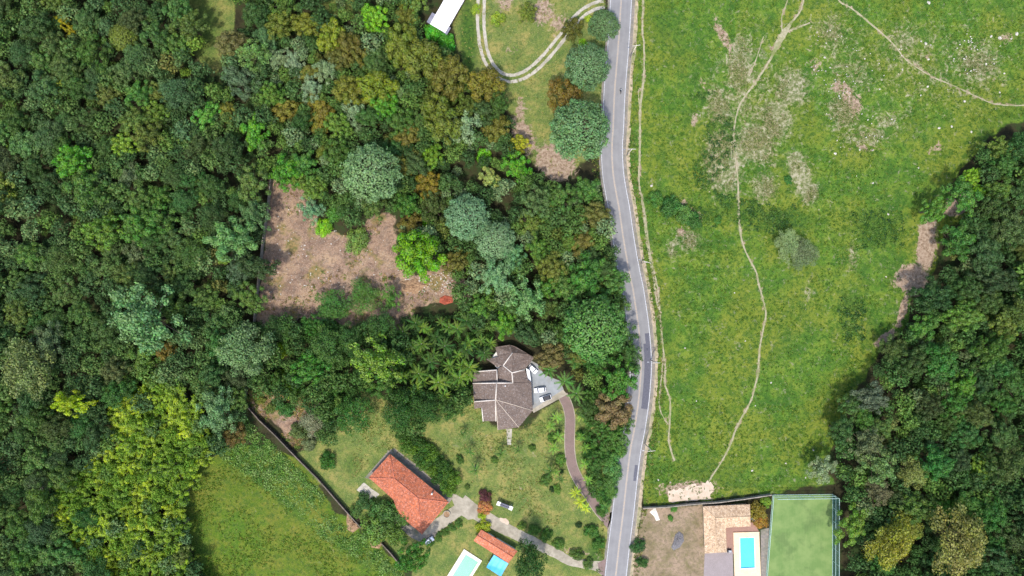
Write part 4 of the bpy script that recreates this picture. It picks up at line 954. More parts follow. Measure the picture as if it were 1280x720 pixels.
def water_tank():
    x, y = P(942.5, 649, 1.2); root = empty('water_tank', (x, y, 0))
    MB().tube([(0, 0, 0), (0, 0, 1.0), (0, 0, 1.12), (0, 0, 1.2)], [0.72, 0.8, 0.76, 0.4], 18).build('tank', M['pipe'], root, True)
    MB().tube([(0, 0, 1.2), (0, 0, 1.26)], 0.34, 14).build('lid', M['frame_white'], root)
    tag(root, 'pale round water tank beside the beige house', 'water tank')
water_tank()
def gate():
    x, y = P(868, 626); root = empty('garden_gate', (x, y, 0))
    ring = [(1.1 * math.cos(a), 0, 1.5 + 1.1 * math.sin(a)) for a in [math.pi * k / 10 for k in range(11)]]
    MB().tube([(1.1, 0, 0)] + ring + [(-1.1, 0, 0)], 0.1, 8).build('arch', M['wood'], root, True)
    tag(root, 'small wooden arch over the gap in the pasture wall', 'arch')
# boulders and white stones in the pasture
def stone_mesh(seed):
    r = random.Random(seed); vs = []; fs = []; n, m = 8, 5
    for i in range(m + 1):
        a = math.pi * 0.5 * (1 - i / m) * 1.0
        for k in range(n):
            t = 2 * math.pi * k / n; q = r.uniform(0.75, 1.15)
            vs.append((math.cos(a) * math.cos(t) * q, math.cos(a) * math.sin(t) * q * 0.8, (math.sin(a) * q * 0.7)))
    for i in range(m):
        for k in range(n): fs.append((i * n + k, i * n + (k + 1) % n, (i + 1) * n + (k + 1) % n, (i + 1) * n + k)[::-1])
    fs.append(tuple(range(n)))
    mb = MB(); mb.add(vs, fs); return mb.mesh('boulder', M['stone'])
SM = [stone_mesh(k) for k in range(5)]
STONES = [(814.5,232,0.75,'by the footpath beside the road'),(1158,54,0.8,'on the upper pasture'),(1161,74,0.6,'on the upper pasture'),(1128,87,0.5,'on the upper pasture'),(1160,108,0.6,'on the upper pasture'),(1032,71,0.6,'on the upper pasture'),(1088,67,0.35,'on the upper pasture'),(1099,79,0.35,'on the upper pasture'),
 (1240,45,0.7,'in the stony patch of the upper pasture'),(1251,47,0.9,'in the stony patch of the upper pasture'),(1272,42,0.9,'in the stony patch of the upper pasture'),(1265,48,0.6,'in the stony patch of the upper pasture'),(1235,79,0.6,'on the upper pasture'),(1257,91,0.5,'on the upper pasture'),(1251,115,0.5,'on the upper pasture'),(1205,127,0.7,'on the upper pasture'),(1160,4,0.9,'on the upper pasture'),
 (1091,229,0.5,'in the middle of the pasture'),(1109,268,0.6,'in the middle of the pasture'),(1070,220,0.35,'in the middle of the pasture'),(1107,346,0.45,'in the middle of the pasture'),(1148,210,0.5,'near the corner of the wood'),(1044,192,0.7,'in the middle of the pasture'),(1075,187,0.5,'in the middle of the pasture'),
 (856,435,0.45,'on the smooth lower pasture'),(870,501,0.4,'on the smooth lower pasture'),(931,426,0.4,'on the smooth lower pasture'),(918,366,0.35,'on the smooth lower pasture'),(940,588,0.6,'on the smooth lower pasture'),(823,600,0.5,'on the smooth lower pasture'),(963,478,0.5,'on the smooth lower pasture'),(982,579,0.5,'on the smooth lower pasture'),(1007,597,0.4,'on the smooth lower pasture'),(1017,563,0.45,'on the smooth lower pasture'),(944,507,0.35,'on the smooth lower pasture'),(838,603,0.4,'on the smooth lower pasture'),(1214,165,0.6,'near the corner of the wood'),(1174,160,0.7,'on the upper pasture'),(1190,158,0.6,'on the upper pasture')]
for i, (px, py, r, where) in enumerate(STONES):
    x, y = P(px, py); o = link_mesh('boulder', SM[i % 5], None, (x, y, terr1(x, y) - 0.05), (0, 0, i * 1.7), (r * 0.75, r * 0.75, r * 0.75))
    tag(o, 'pale boulder ' + where, 'boulder', 'pale boulders ' + where)

# ------------------------------------------------------------------ vegetation: leaf meshes
def unit(v): return v / (np.linalg.norm(v, axis=-1, keepdims=True) + 1e-9)
def leaf_faces(pos, nrm, size, rng, aspect=0.6, droop=0.15, direction=None):
    """one folded diamond per leaf spray: 4 vertices, 2 triangles"""
    n = len(pos); t = rng.normal(size=(n, 3)) if direction is None else direction + rng.normal(size=(n, 3)) * 0.25
    t = unit(t - nrm * (t * nrm).sum(1, keepdims=True)); b = np.cross(nrm, t)
    s = size[:, None]
    v0 = pos - t * s * 0.5; v2 = pos + t * s * 0.5 - nrm * s * droop
    v1 = pos + b * s * aspect * 0.5 - nrm * s * 0.08; v3 = pos - b * s * aspect * 0.5 - nrm * s * 0.08
    V = np.stack([v0, v1, v2, v3], 1).reshape(-1, 3)
    i = np.arange(n) * 4; F = np.concatenate([np.stack([i, i + 1, i + 2], 1), np.stack([i, i + 2, i + 3], 1)])
    return V, F
def crown_points(seed, nl=14, R=5.0, height=4.5, lobe=(0.3, 0.46), n=3600, spread=0.68, top=0.25, rough=0.12, fill=0.15, irregular=0.25, core=0.42):
    rng = np.random.default_rng(seed)
    # lobes scattered over a dome
    ga = math.pi * (3 - math.sqrt(5)); C = []; Rr = []
    for k in range(nl):
        f = (k + 0.5) / nl; zz = 1 - 1.12 * f; rad = math.sqrt(max(0.0, 1 - zz * zz)); a = k * ga + rng.uniform(-0.5, 0.5)
        j = rng.uniform(1 - irregular, 1 + irregular * 0.6)
        C.append((R * spread * rad * math.cos(a) * j, R * spread * rad * math.sin(a) * j, height * (0.15 + 0.62 * max(zz, -0.1)) * rng.uniform(0.8, 1.15))); Rr.append(R * rng.uniform(*lobe))
    C.append((0, 0, height * 0.35)); Rr.append(R * core)
    C = np.array(C); Rr = np.array(Rr)
    pr = Rr ** 2; pr = pr / pr.sum(); m = n * 3
    li = rng.choice(len(C), m, p=pr); d = unit(rng.normal(size=(m, 3)) + np.array([0, 0, 0.45]))
    rr = Rr[li] * (1 + rough * rng.normal(size=m)) * np.where(rng.random(m) < fill, rng.uniform(0.5, 0.9, m), 1.0)
    d2 = d * np.array([1, 1, 0.8]); pos = C[li] + d2 * rr[:, None]
    keep = np.ones(m, bool)
    for k in range(len(C)):
        dist = np.linalg.norm((pos - C[k]) / np.array([1, 1, 0.8]), axis=1); keep &= ~((dist < Rr[k] * 0.72) & (li != k))
    idx = np.nonzero(keep)[0][:n]
    return pos[idx], d[idx], li[idx], C, Rr, rng
def crown_mesh(name, seed, leaf=0.62, aspect=0.62, tilt=0.55, base=0.0, **kw):
    pos, d, li, C, Rr, rng = crown_points(seed, **kw)
    nrm = unit(d + rng.normal(size=d.shape) * tilt); size = leaf * rng.uniform(0.6, 1.35, len(pos))
    V, F = leaf_faces(pos, nrm, size, rng, aspect)
    V = V + np.array([0, 0, base])
    lv = rng.random(len(pos)); lobev = rng.random(len(C))[li]
    col = np.stack([0.55 * lv + 0.45 * lobev, np.clip(0.5 + 0.2 * rng.normal(size=len(pos)) + 0.55 * (rng.random(len(C))[li] - 0.5), 0, 1), rng.random(len(pos)), np.ones(len(pos))], 1)
    col = np.repeat(col, 4, 0)
    return leaf_mesh(name, V, F, col, 'leafv', M['leaf']), C + np.array([0, 0, base])
def leaf_mesh(name, V, F, col, attr, mat):
    me = bpy.data.meshes.new(name)
    me.vertices.add(len(V)); me.vertices.foreach_set('co', V.astype(np.float32).ravel())
    nf = len(F); me.loops.add(nf * 3); me.loops.foreach_set('vertex_index', F.astype(np.int32).ravel())
    me.polygons.add(nf); me.polygons.foreach_set('loop_start', np.arange(nf, dtype=np.int32) * 3)
    me.update(calc_edges=True); me.materials.append(mat)
    at = me.attributes.new(attr, 'FLOAT_COLOR', 'POINT'); at.data.foreach_set('color', col.astype(np.float32).ravel())
    return me
def trunk_mesh(seed, C, base, r0=0.26, mat='bark', lean=0.3):
    r = random.Random(seed); t = MB(); k = r.uniform(-lean, lean), r.uniform(-lean, lean)
    t.tube([(0, 0, -0.2), (k[0] * 0.3, k[1] * 0.3, base * 0.4), (k[0], k[1], base * 0.85), (0, 0, base + 1.2)], [r0 * 1.25, r0, r0 * 0.8, r0 * 0.45], 8, False)
    for c in list(C)[::2]:
        m = (c[0] * 0.45, c[1] * 0.45, base * 0.9 + (c[2] - base) * 0.4)
        t.tube([(k[0], k[1], base * 0.72), m, tuple(c)], [r0 * 0.5, r0 * 0.32, r0 * 0.1], 5, False)
    return t.mesh('trunk', M[mat], True)
PROTO = {}
def proto(key, seeds, base, tr=0.26, **kw):
    PROTO[key] = []
    for s in seeds:
        cm, C = crown_mesh('crown_' + key, s, base=base, **kw); PROTO[key].append((cm, trunk_mesh(s, C, base, tr), base))
# every crown is 5 m in radius before scaling
proto('dome', (1, 2, 3), 5.5, core=0.8, nl=110, lobe=(0.09, 0.14), n=7500, spread=0.88, height=4.6, leaf=0.36, irregular=0.1, tilt=0.36)
proto('lobed', (11, 12, 13), 6.0, nl=52, lobe=(0.12, 0.2), n=5600, spread=0.84, height=5.4, leaf=0.4, irregular=0.5, tilt=0.32, rough=0.1)
proto('mango', (21, 22, 23), 5.0, nl=34, lobe=(0.16, 0.24), n=5600, spread=0.82, height=5.2, leaf=0.42, irregular=0.25, tilt=0.3, rough=0.06)
proto('broad', (31, 32, 33, 34), 6.5, nl=60, lobe=(0.1, 0.22), n=5800, spread=0.84, height=5.6, leaf=0.4, irregular=0.6, tilt=0.36, rough=0.14)
proto('loose', (41, 42, 43), 6.0, nl=46, lobe=(0.1, 0.2), n=4200, spread=0.86, height=5.6, leaf=0.44, irregular=0.6, rough=0.2, tilt=0.5)
proto('fine', (51, 52, 53), 5.5, nl=40, lobe=(0.15, 0.28), n=5800, spread=0.76, height=5.0, leaf=0.34, irregular=0.45, rough=0.14, tilt=0.55)
proto('shrub', (61, 62, 63), 0.8, nl=26, lobe=(0.18, 0.32), n=2800, spread=0.74, height=4.6, leaf=0.58, irregular=0.35, rough=0.15, tr=0.2)

def palm_mesh(seed, nf=15, L=3.6, hgt=5.5, wide=0.85):
    r = random.Random(seed); vs = []; fs = []; cols = []
    for k in range(nf):
        a = 2 * math.pi * k / nf * 1.0 + r.uniform(-0.25, 0.25) + (k % 2) * 0.2; el = r.uniform(-0.1, 1.25); ln = L * r.uniform(0.8, 1.12)
        pts = []; x = z = 0.0; e = el
        for i in range(9):
            pts.append(Vector((x * math.cos(a), x * math.sin(a), hgt + z))); x += math.cos(e) * ln / 8; z += math.sin(e) * ln / 8; e -= r.uniform(0.12, 0.34)
        side = Vector((-math.sin(a), math.cos(a), 0)); cv = r.random(); ch = r.random()
        for i in range(1, 9):
            for h in range(2):
                p0 = pts[i - 1].lerp(pts[i], h * 0.5); p1 = pts[i - 1].lerp(pts[i], h * 0.5 + 0.42); t = (pts[i] - pts[i - 1]).normalized()
                u = (i + h * 0.5) / 9; w = wide * math.sin(math.pi * min(1, 0.12 + u * 0.86)) ** 0.7
                for s in (-1, 1):
                    tip = p0 + side * (s * w) + t * 0.45 * w + Vector((0, 0, -0.28 * w)) + Vector((r.uniform(-.08, .08), r.uniform(-.08, .08), r.uniform(-.08, .08)))
                    n0 = len(vs); vs.extend([tuple(p0), tuple(p1), tuple(tip)]); fs.append((n0, n0 + 1, n0 + 2)); c = (min(1, max(0, cv * 0.6 + r.random() * 0.4)), ch, r.random(), 1); cols += [c] * 3
    me = leaf_mesh('palm_crown', np.array(vs), np.array(fs), np.array(cols), 'leafv', M['leaf'])
    t = MB(); b = r.uniform(-0.3, 0.3)
    t.tube([(b, b * 0.5, -0.1), (b * 0.5, 0, hgt * 0.35), (0, 0, hgt * 0.7), (0, 0, hgt + 0.15)], [0.22, 0.15, 0.13, 0.16], 8)
    return me, t.mesh('palm_trunk', M['palebark'], True)
PALMS = [palm_mesh(1, 17, 3.6, 5.5, 0.42), palm_mesh(2, 19, 3.2, 5.0, 0.38), palm_mesh(3, 15, 3.9, 6.0, 0.46), palm_mesh(4, 16, 2.6, 1.2, 0.36)]

def bamboo_mesh(seed):
    rng = np.random.default_rng(seed); r = random.Random(seed); P_, D_, N_ = [], [], []; st = MB(); plume = []
    for k in range(26):
        a = rng.uniform(0, 2 * math.pi); rad = 4.6 * math.sqrt(rng.random()); hx = rad * math.cos(a); hy = rad * math.sin(a); top = rng.uniform(7.5, 10.5) - rad * 0.35
        b0 = (hx * 0.25, hy * 0.25, -0.2)
        st.tube([b0, (hx * 0.45, hy * 0.45, top * 0.6), (hx * 0.85, hy * 0.85, top * 0.97), (hx * 1.15, hy * 1.15, top * 0.98)], [0.07, 0.06, 0.04, 0.015], 5, False)
        for j in range(125):
            u = rng.random(); q = np.array([hx * (0.62 + 0.6 * u), hy * (0.62 + 0.6 * u), top * (0.74 + 0.26 * min(1, u * 1.3))]) + rng.normal(size=3) * np.array([0.34, 0.34, 0.35])
            P_.append(q); D_.append((math.cos(a) + rng.normal() * 0.6, math.sin(a) + rng.normal() * 0.6, -0.35)); plume.append(k)
    P_ = np.array(P_); D_ = unit(np.array(D_)); nrm = unit(np.array([0, 0, 1.0]) + rng.normal(size=P_.shape) * 0.32)
    V, F = leaf_faces(P_, nrm, 0.75 * rng.uniform(0.6, 1.3, len(P_)), rng, 0.3, 0.25, D_)
    pv = rng.random(26)[np.array(plume)]
    col = np.repeat(np.stack([0.3 * rng.random(len(P_)) + 0.8 * pv - 0.1, 0.35 + 0.5 * (1 - pv) + 0.1 * rng.normal(size=len(P_)), rng.random(len(P_)), np.ones(len(P_))], 1), 4, 0)
    return leaf_mesh('bamboo_leaves', V, F, np.clip(col, 0, 1), 'leafv', M['leaf']), st.mesh('bamboo_culms', M['palebark'], True)
BAMBOO = [bamboo_mesh(s) for s in (5, 6, 7)]

FK = 1.18     # albedo scale of the foliage colours below, which are given as seen
def fcol(c, jit=0.0):
    r, g, b, _ = lin(*c, FK); j = 1 + rnd.uniform(-jit, jit); w = 1 + rnd.uniform(-jit, jit) * 0.6
    return (r * j * w * 1.02, g * j, b * j * 0.82, 1.0)
CNT = {}
def tree(kind, px, py, rpx, col, label, group=None, name='broadleaf_tree', hk=1.0, cat='tree', jit=0.1):
    vs = PROTO[kind]; cm, tm, base = vs[rnd.randrange(len(vs))]
    sc = rpx * S / 5.0; zc = (base + 3.2) * sc * hk
    x, y = P(px, py, min(zc, 20)); sc *= (H - zc) / H; q_ = 1.0 if kind == 'dome' or (px, py) == (521, 318) else rnd.uniform(0.82, 1.18)
    root = empty(name, (x, y, terr1(x, y)), rnd.uniform(0, 6.28), (sc * q_, sc * (2 - q_), sc * hk))
    c = link_mesh('crown', cm, root); c.color = fcol(col, jit); link_mesh('trunk', tm, root)
    tag(root, label, cat, group); return root
def palm(px, py, rpx, col, label, group, v=None, name='palm_tree'):
    cm, tm = PALMS[rnd.randrange(3) if v is None else v]; Lc = (3.6, 3.2, 3.9, 2.6)[PALMS.index((cm, tm))] * 0.95; sc = rpx * S / Lc; hh = (5.5, 5.0, 6.0, 1.2)[PALMS.index((cm, tm))] * sc
    x, y = P(px, py, hh); root = empty(name, (x, y, 0), rnd.uniform(0, 6.28), sc); root.rotation_euler = (rnd.uniform(-.1, .1), rnd.uniform(-.1, .1), rnd.uniform(0, 6.28))
    c = link_mesh('frond_crown', cm, root); c.color = fcol(col, 0.12); link_mesh('trunk', tm, root); tag(root, label, 'palm', group); return root
PLACED = []   # (px, py, r) crowns already standing
GREY, MID, DARK, LIME, OLIVE, RUST, SILVER, YEL, BROWN, FRESH, BLUEG = (92,126,88), (74,108,52), (52,82,46), (116,154,44), (100,114,50), (104,104,50), (118,140,106), (178,176,40), (120,104,74), (82,136,50), (76,116,88)
HERO = [
 ('dome',460,213,39,(106,138,98),'large smooth grey green domed tree at the head of the bare clearing'),
 ('dome',727,158,41,(94,130,90),'largest grey green domed tree by the road above the red earth'),
 ('dome',735,78,31,(88,122,88),'grey green domed tree by the road between two similar crowns'),
 ('dome',756,28,21,(84,116,80),'grey green domed tree overhanging the road at the farm track mouth'),
 ('mango',706,120,25,(106,96,46),'rust brown mango tree between grey green domed trees by the road'),
 ('dome',745,412,44,(82,128,70),'big dense green domed tree by the road right of the villa'),
 ('mango',521,318,33,(92,142,34),'bright lime green round tree on the bare clearing edge'),
 ('mango',608,103,25,(112,110,48),'olive mango tree leaning over the bend of the farm track'),
 ('lobed',660,15,13,(98,116,50),'small olive green tree on the grass inside the farm track bend'),
 ('shrub',622,22,10,(126,150,58),'yellow green shrub on the grass beside the farm track'),
 ('shrub',737,24,6,(150,176,60),'lime green shrub under the road side trees at the track mouth'),
 ('mango',716,35,15,(88,92,42),'dark olive tree at the mouth of the farm track'),
 ('shrub',728,53,6,(120,170,40),'bright green shrub between the domed road side trees'),
 ('shrub',594,11,7,(132,160,60),'small pale shrub beside the white roofed shed'),
 ('lobed',467,20,19,(110,164,48),'lime green tree near the white roofed shed among rusty mangos'),
 ('shrub',542,38,12,(80,160,56),'vivid green shrub against the white roofed shed'),
 ('shrub',557,52,13,(74,148,52),'vivid green shrub below the white roofed shed'),
 ('mango',345,30,20,OLIVE,None),('mango',383,28,18,(108,118,48),None),('mango',412,45,22,(112,128,46),None),('mango',438,58,22,RUST,None),('mango',500,52,26,(98,114,48),None),('mango',530,70,30,(98,110,50),None),('mango',562,92,27,(104,106,50),None),('mango',506,18,16,(98,106,48),None),
 ('mango',355,136,17,(112,112,50),None),('mango',395,140,26,(110,108,44),None),('mango',435,112,22,(104,112,48),None),('mango',470,105,26,(104,124,46),None),('mango',552,146,30,(98,114,50),None),('mango',508,168,19,RUST,None),('mango',536,232,19,(118,108,42),None),('mango',512,280,16,(104,98,46),None),('mango',500,205,18,(100,106,48),None),('mango',620,160,18,(100,104,48),None),('mango',385,90,15,(112,116,56),None),
 ('loose',345,72,15,SILVER,None),('loose',367,78,15,(134,158,130),None),('loose',408,85,17,SILVER,None),('loose',388,108,16,(128,152,122),None),('loose',443,140,17,(124,150,116),None),('loose',500,115,14,(112,140,92),None),('lobed',500,150,20,MID,None),('lobed',480,130,20,FRESH,None),
 ('loose',582,158,21,(130,156,122),'pale silver green tree among rusty mangos above the dark hollow'),
 ('dome',583,270,30,(104,140,108),'blue green billowing tree above the bare clearing edge'),('dome',618,300,27,(110,142,108),'blue green billowing tree standing right of its twin'),
 ('mango',648,180,14,(140,148,42),'yellow tinged round tree beside the red earth'),('lobed',645,208,19,(84,142,48),'fresh green lobed tree next to the yellow tinged one'),('shrub',604,195,11,(110,184,44),'vivid lime shrub like tree in the north wood'),('loose',612,222,13,(150,164,96),'pale yellow green tree in the north wood'),('lobed',540,196,16,(100,138,48),None),
 ('shrub',533,272,10,(126,186,40),'small vivid lime tree above the round lime tree'),
 ('loose',388,262,16,(104,146,112),'pale blue green bush at the top of the bare clearing'),('shrub',405,284,12,(112,168,40),'lime green bush on the bare clearing'),('shrub',418,265,14,(74,126,58),'mid green bush at the top of the bare clearing'),('shrub',447,300,17,(104,134,70),'wide low green bush on the bare clearing'),
 ('lobed',355,212,22,FRESH,None),('lobed',378,205,18,(86,132,66),None),('lobed',420,190,20,MID,None),('mango',405,190,14,OLIVE,None),
 ('fine',415,384,25,(62,104,48),'dark green spreading tree along the lower edge of the clearing'),('fine',455,372,22,(70,108,50),'mid green spreading tree along the lower edge of the clearing'),('loose',487,372,14,(86,128,60),'light green bush along the lower edge of the clearing'),
 ('fine',405,435,27,(74,108,56),None),('lobed',385,462,24,(66,116,50),'round fresh green tree left of the pale feathery one'),('loose',470,452,32,(104,138,60),'pale feathery green tree left of the palm grove'),('fine',436,425,22,(62,96,50),None),('fine',472,410,24,(60,94,48),None),
 ('shrub',352,438,10,(136,176,48),'lime green shrub beside the grey green wood edge'),('shrub',348,475,15,(130,164,52),'yellow green shrub above the dark garden wall'),('shrub',362,490,13,(100,144,52),None),('fine',440,520,26,(58,100,46),None),('lobed',415,500,18,(72,112,52),None),('fine',500,515,26,(50,86,40),None),('fine',530,510,22,(56,90,44),None),('lobed',480,480,20,(66,104,48),None),
 ('fine',395,528,20,(116,122,100),'greyish bush tree by the dark garden wall'),('shrub',372,540,12,(84,104,62),None),('shrub',386,556,10,(104,116,84),None),('shrub',340,510,9,(92,112,58),None),('shrub',325,500,7,(110,124,60),None),('shrub',408,577,12,(58,104,44),'dark green shrub beside the garden lawn'),('loose',345,480,14,MID,None),('shrub',420,505,10,(110,150,60),None),('shrub',355,512,12,(64,110,56),None),
 ('lobed',515,698,23,(58,108,42),'round dark green tree at the end of the concrete drive'),('fine',662,708,28,(48,84,40),'dense dark green tree below the pool house'),
 ('mango',690,447,20,(104,100,62),'brownish mango tree behind the villa by the road'),('mango',768,512,26,(122,110,78),'tan brown mango tree between road and brick drive'),('lobed',775,474,26,(78,126,56),'green lobed tree overhanging the road near the patch'),('lobed',748,455,18,(64,108,50),None),('mango',725,440,18,(96,108,54),None),('lobed',705,415,16,(70,100,48),None),
 ('lobed',690,335,20,(104,116,56),None),('lobed',735,345,26,(76,122,58),None),('lobed',768,352,20,(84,126,66),None),('mango',730,305,18,(112,112,58),None),('mango',745,268,20,(98,104,56),None),('loose',660,375,26,(106,148,96),None),('loose',620,345,24,(112,150,110),None),('lobed',640,320,20,(92,138,96),None),('lobed',600,385,16,(90,134,60),None),('lobed',700,245,20,(80,116,60),None),('lobed',670,250,22,(82,108,66),None),('lobed',735,235,18,(76,116,58),None),
 ('loose',175,400,44,(104,142,96),'wide pale grey green crown in the west wood'),('loose',82,505,20,(152,174,46),'bright yellow flowering tree in the dark part of the west wood'),('lobed',75,25,10,(176,172,44),'small yellow crown in the upper west wood'),('lobed',87,39,8,(166,164,50),'smallest yellow crown in the upper west wood'),('lobed',74,103,10,(160,172,52),'yellow green crown in the upper west wood'),
 ('loose',268,515,27,(104,140,98),'pale blue green tree at the corner of the dark wall'),('fine',22,462,38,(110,124,78),'pale olive plume like crown in the west wood'),('fine',300,440,36,(100,128,88),'large grey green crown left of the garden shrubs'),('dome',150,44,19,(98,116,54),'round olive domed crown in the upper west wood'),
 ('mango',205,440,17,(112,104,50),'rust tinted crown in the west wood'),('mango',290,545,17,(96,86,48),'brownish crown above the grass field'),('loose',55,430,24,(96,116,84),None),
 ('lobed',85,200,24,FRESH,None),('lobed',150,180,18,(116,152,60),None),('lobed',100,235,26,(84,118,60),None),('lobed',125,290,26,(92,128,56),None),('lobed',165,280,26,(78,120,56),None),('lobed',285,300,30,(98,140,86),None),('lobed',315,165,20,(92,150,56),None),('lobed',255,145,18,(90,146,66),None),('mango',283,140,14,(116,120,56),None),
 ('fine',1146,592,22,(116,130,76),'olive domed tree in the east wood above the yellow olive one'),('fine',1122,686,32,(128,134,58),'yellow olive spreading tree in the east wood'),('fine',1208,684,42,(124,126,72),'widest brownish olive crown in the east wood'),('lobed',1218,220,13,(116,160,54),'lime green crown at the corner of the east wood'),('lobed',1228,240,11,(108,156,50),None),('lobed',1170,262,18,(88,132,58),None),('lobed',1202,300,24,(70,112,54),None),('fine',1140,660,20,(120,130,62),None),
 ('fine',985,306,20,(112,132,92),'grey green thorn tree alone in the pasture'),('fine',1005,316,20,(98,114,84),'darker grey tree touching the lone thorn tree in the pasture'),('loose',1030,588,18,(136,152,120),'pale silver tree at the corner of the court'),
 ('shrub',948,640,13,(132,124,56),'orange tinged bush between beige house and court'),('shrub',958,628,8,(110,146,56),'green bush behind the beige house'),('shrub',950,652,11,(150,122,58),'rusty bush overhanging the court fence'),
 ('shrub',799,684,10,(56,96,52),'dark green bush between road and dry yard'),('shrub',803,704,8,(60,98,50),'lower dark bush between road and dry yard'),('shrub',843,636,5,(84,134,60),'small green bush by the pasture wall'),('shrub',838,648,4,(80,130,56),'tiny green bush in the dry yard'),
 ('shrub',838,258,14,(64,108,56),'dark thicket bush left end of the gully in the pasture'),('shrub',855,266,14,(84,124,64),'pale thicket bush in the middle of the gully'),('shrub',868,276,12,(60,104,52),'dark thicket bush right end of the gully'),('shrub',820,247,11,(72,118,56),'low thicket bush in the gully beside the footpath'),('shrub',985,225,6,(66,116,56),'small dark bush among the dry grass of the pasture'),('shrub',898,275,6,(76,120,56),'small bush trailing off the gully thicket'),
 ('shrub',606,621,9,(96,58,62),'dark purple leaved shrub by the garden swing'),('shrub',606,634,10,(176,128,84),'peach flowering shrub by the garden swing'),('shrub',603,645,6,(140,164,44),'lime green shrub at the drive fork'),('shrub',605,660,10,(150,164,52),'yellow green shrub beside the pool house roof'),
 ('shrub',668,663,8,(78,116,54),None),('shrub',683,670,9,(74,114,50),None),('shrub',699,680,8,(82,120,56),None),('shrub',653,658,6,(104,132,62),None),('shrub',722,695,9,(84,112,56),None),('shrub',735,706,8,(86,114,58),None),
 ('shrub',504,645,16,(74,108,54),None),('shrub',478,640,18,(72,108,56),None),('shrub',455,628,12,(66,100,56),None),('shrub',468,665,20,(96,128,64),None),('shrub',492,668,16,(88,120,58),None),('shrub',445,640,10,(80,112,60),None),
 ('shrub',700,575,8,(90,130,60),None),('shrub',740,560,14,(72,116,52),None),('shrub',762,575,13,(84,130,70),None),('shrub',768,590,14,(86,130,74),None),('shrub',745,605,14,(70,104,50),None),('shrub',762,605,12,(84,124,66),None),('shrub',730,545,10,(80,120,60),None),('shrub',757,625,11,(72,116,52),None),
 ('lobed',762,538,17,(74,112,52),None),('lobed',776,548,14,(82,122,60),None),('lobed',748,528,15,(66,102,48),None),('lobed',756,558,15,(70,108,50),None),('shrub',775,563,11,(78,120,58),None),('lobed',748,578,13,(66,104,48),None),('lobed',742,498,14,(70,106,50),None),('lobed',782,527,12,(80,116,56),None),('shrub',742,590,12,(62,98,46),None),('shrub',748,616,13,(68,106,48),None),('shrub',763,616,10,(84,126,62),None),('shrub',738,527,9,(86,126,58),None),('shrub',735,575,8,(92,132,58),None),('shrub',752,640,8,(70,110,50),None),('shrub',740,665,10,(70,112,50),None),('shrub',748,680,9,(66,108,48),None),
 ('shrub',618,575,5,(84,116,54),None),('shrub',665,560,5,(76,110,50),None),('shrub',690,548,7,(84,124,56),None),('shrub',683,600,8,(80,116,56),None),('shrub',697,612,6,(92,130,58),None),('shrub',575,575,6,(70,104,48),None),
]
ZONE = lambda px, py: 'the west wood' if px < 330 else ('the east wood' if px > 1000 else ('the garden round the houses' if py > 490 else ('the wood beside the road' if px > 640 else ('the wood between clearing and garden' if py > 395 else 'the north wood above the clearing'))))
def hue_word(c):
    r, g, b = c
    if r > 165 and g > 160 and b < 80: return 'yellow'
    if r >= g * 0.98: return 'rusty brown'
    if b > 0.88 * g: return 'blue green'
    if b > 0.72 * g: return 'silvery green'
    if g > 148 and b < 80: return 'lime green'
    if r > 0.86 * g: return 'olive'
    if g > 116: return 'fresh green'
    if g > 98: return 'mid green'
    return 'dark green'
KW = {'dome': 'smooth domed', 'lobed': 'lobed', 'mango': 'knobbly mango', 'broad': 'broad crowned', 'loose': 'open feathery', 'fine': 'fine leaved', 'shrub': 'bushy'}
LAND = [('the bright yellow flowering tree',82,505),('the wide pale grey green crown',175,400),('the round olive dome',150,44),('the grassy glade',262,35),('the clearing wall',326,300),('the bamboo grove',170,590),('the pale blue green tree',268,515),('the pale olive plume crown',22,462),('the dead grey tree',45,610),
 ('the bare earth bank',1150,300),('the court fence',1052,670),('the yellow olive tree',1122,686),('the widest olive crown',1208,684),('the lime green crown',1218,220),('the pasture edge',1085,470),
 ('the white roofed shed',555,20),('the grey green dome',460,213),('the round lime green tree',521,318),('the farm track',600,90),('the road bend',760,290),('the villa',640,430),('the red earth',690,200),('the blue green pair',600,285),('the palm grove',540,440),('the dark garden wall',330,510),('the orange roofed house',505,630),('the brick drive',725,570),('the concrete drive',690,685)]
def nearest(px, py): return min(LAND, key=lambda q: (q[1] - px) ** 2 + (q[2] - py) ** 2)[0]
def auto_label(kind, col, px, py, r):
    sz = 'large ' if r > 23 else ('small ' if r < 15 else '')
    w = 'shrub' if (kind == 'shrub' and r < 16) else 'tree'
    lb = f'{sz}{hue_word(col)} {KW[kind]} {w} in {ZONE(px, py)} near {nearest(px, py)}'
    if len(lb.split()) > 16: lb = f'{sz}{hue_word(col)} {KW[kind]} {w} near {nearest(px, py)}'
    return lb, w, lb + ' group'
NT = 0
def add_tree(kind, px, py, r, col, label=None, jit=0.06, hk=1.0):
    global NT
    nm = 'shrub' if kind == 'shrub' else {'mango': 'mango_tree'}.get(kind, 'broadleaf_tree')
    cat = 'shrub' if kind == 'shrub' else 'tree'
    if label is None:
        label, w, grp = auto_label(kind, col, px, py, r); grp = label.replace(' tree in ', ' trees in ').replace(' shrub in ', ' shrubs in ').replace(' tree near ', ' trees near ').replace(' shrub near ', ' shrubs near ')
    else: grp = None
    tree(kind, px, py, r, col, label, grp, nm, hk, cat, jit); PLACED.append((px, py, r)); NT += 1
for h in HERO: add_tree(*h, hk=(1.35 if h[1] in (82, 75, 87, 74) else 0.8 if h[0] == 'shrub' else (0.5 if h[1] in (415, 455, 985, 1005, 395) else 1.0)))

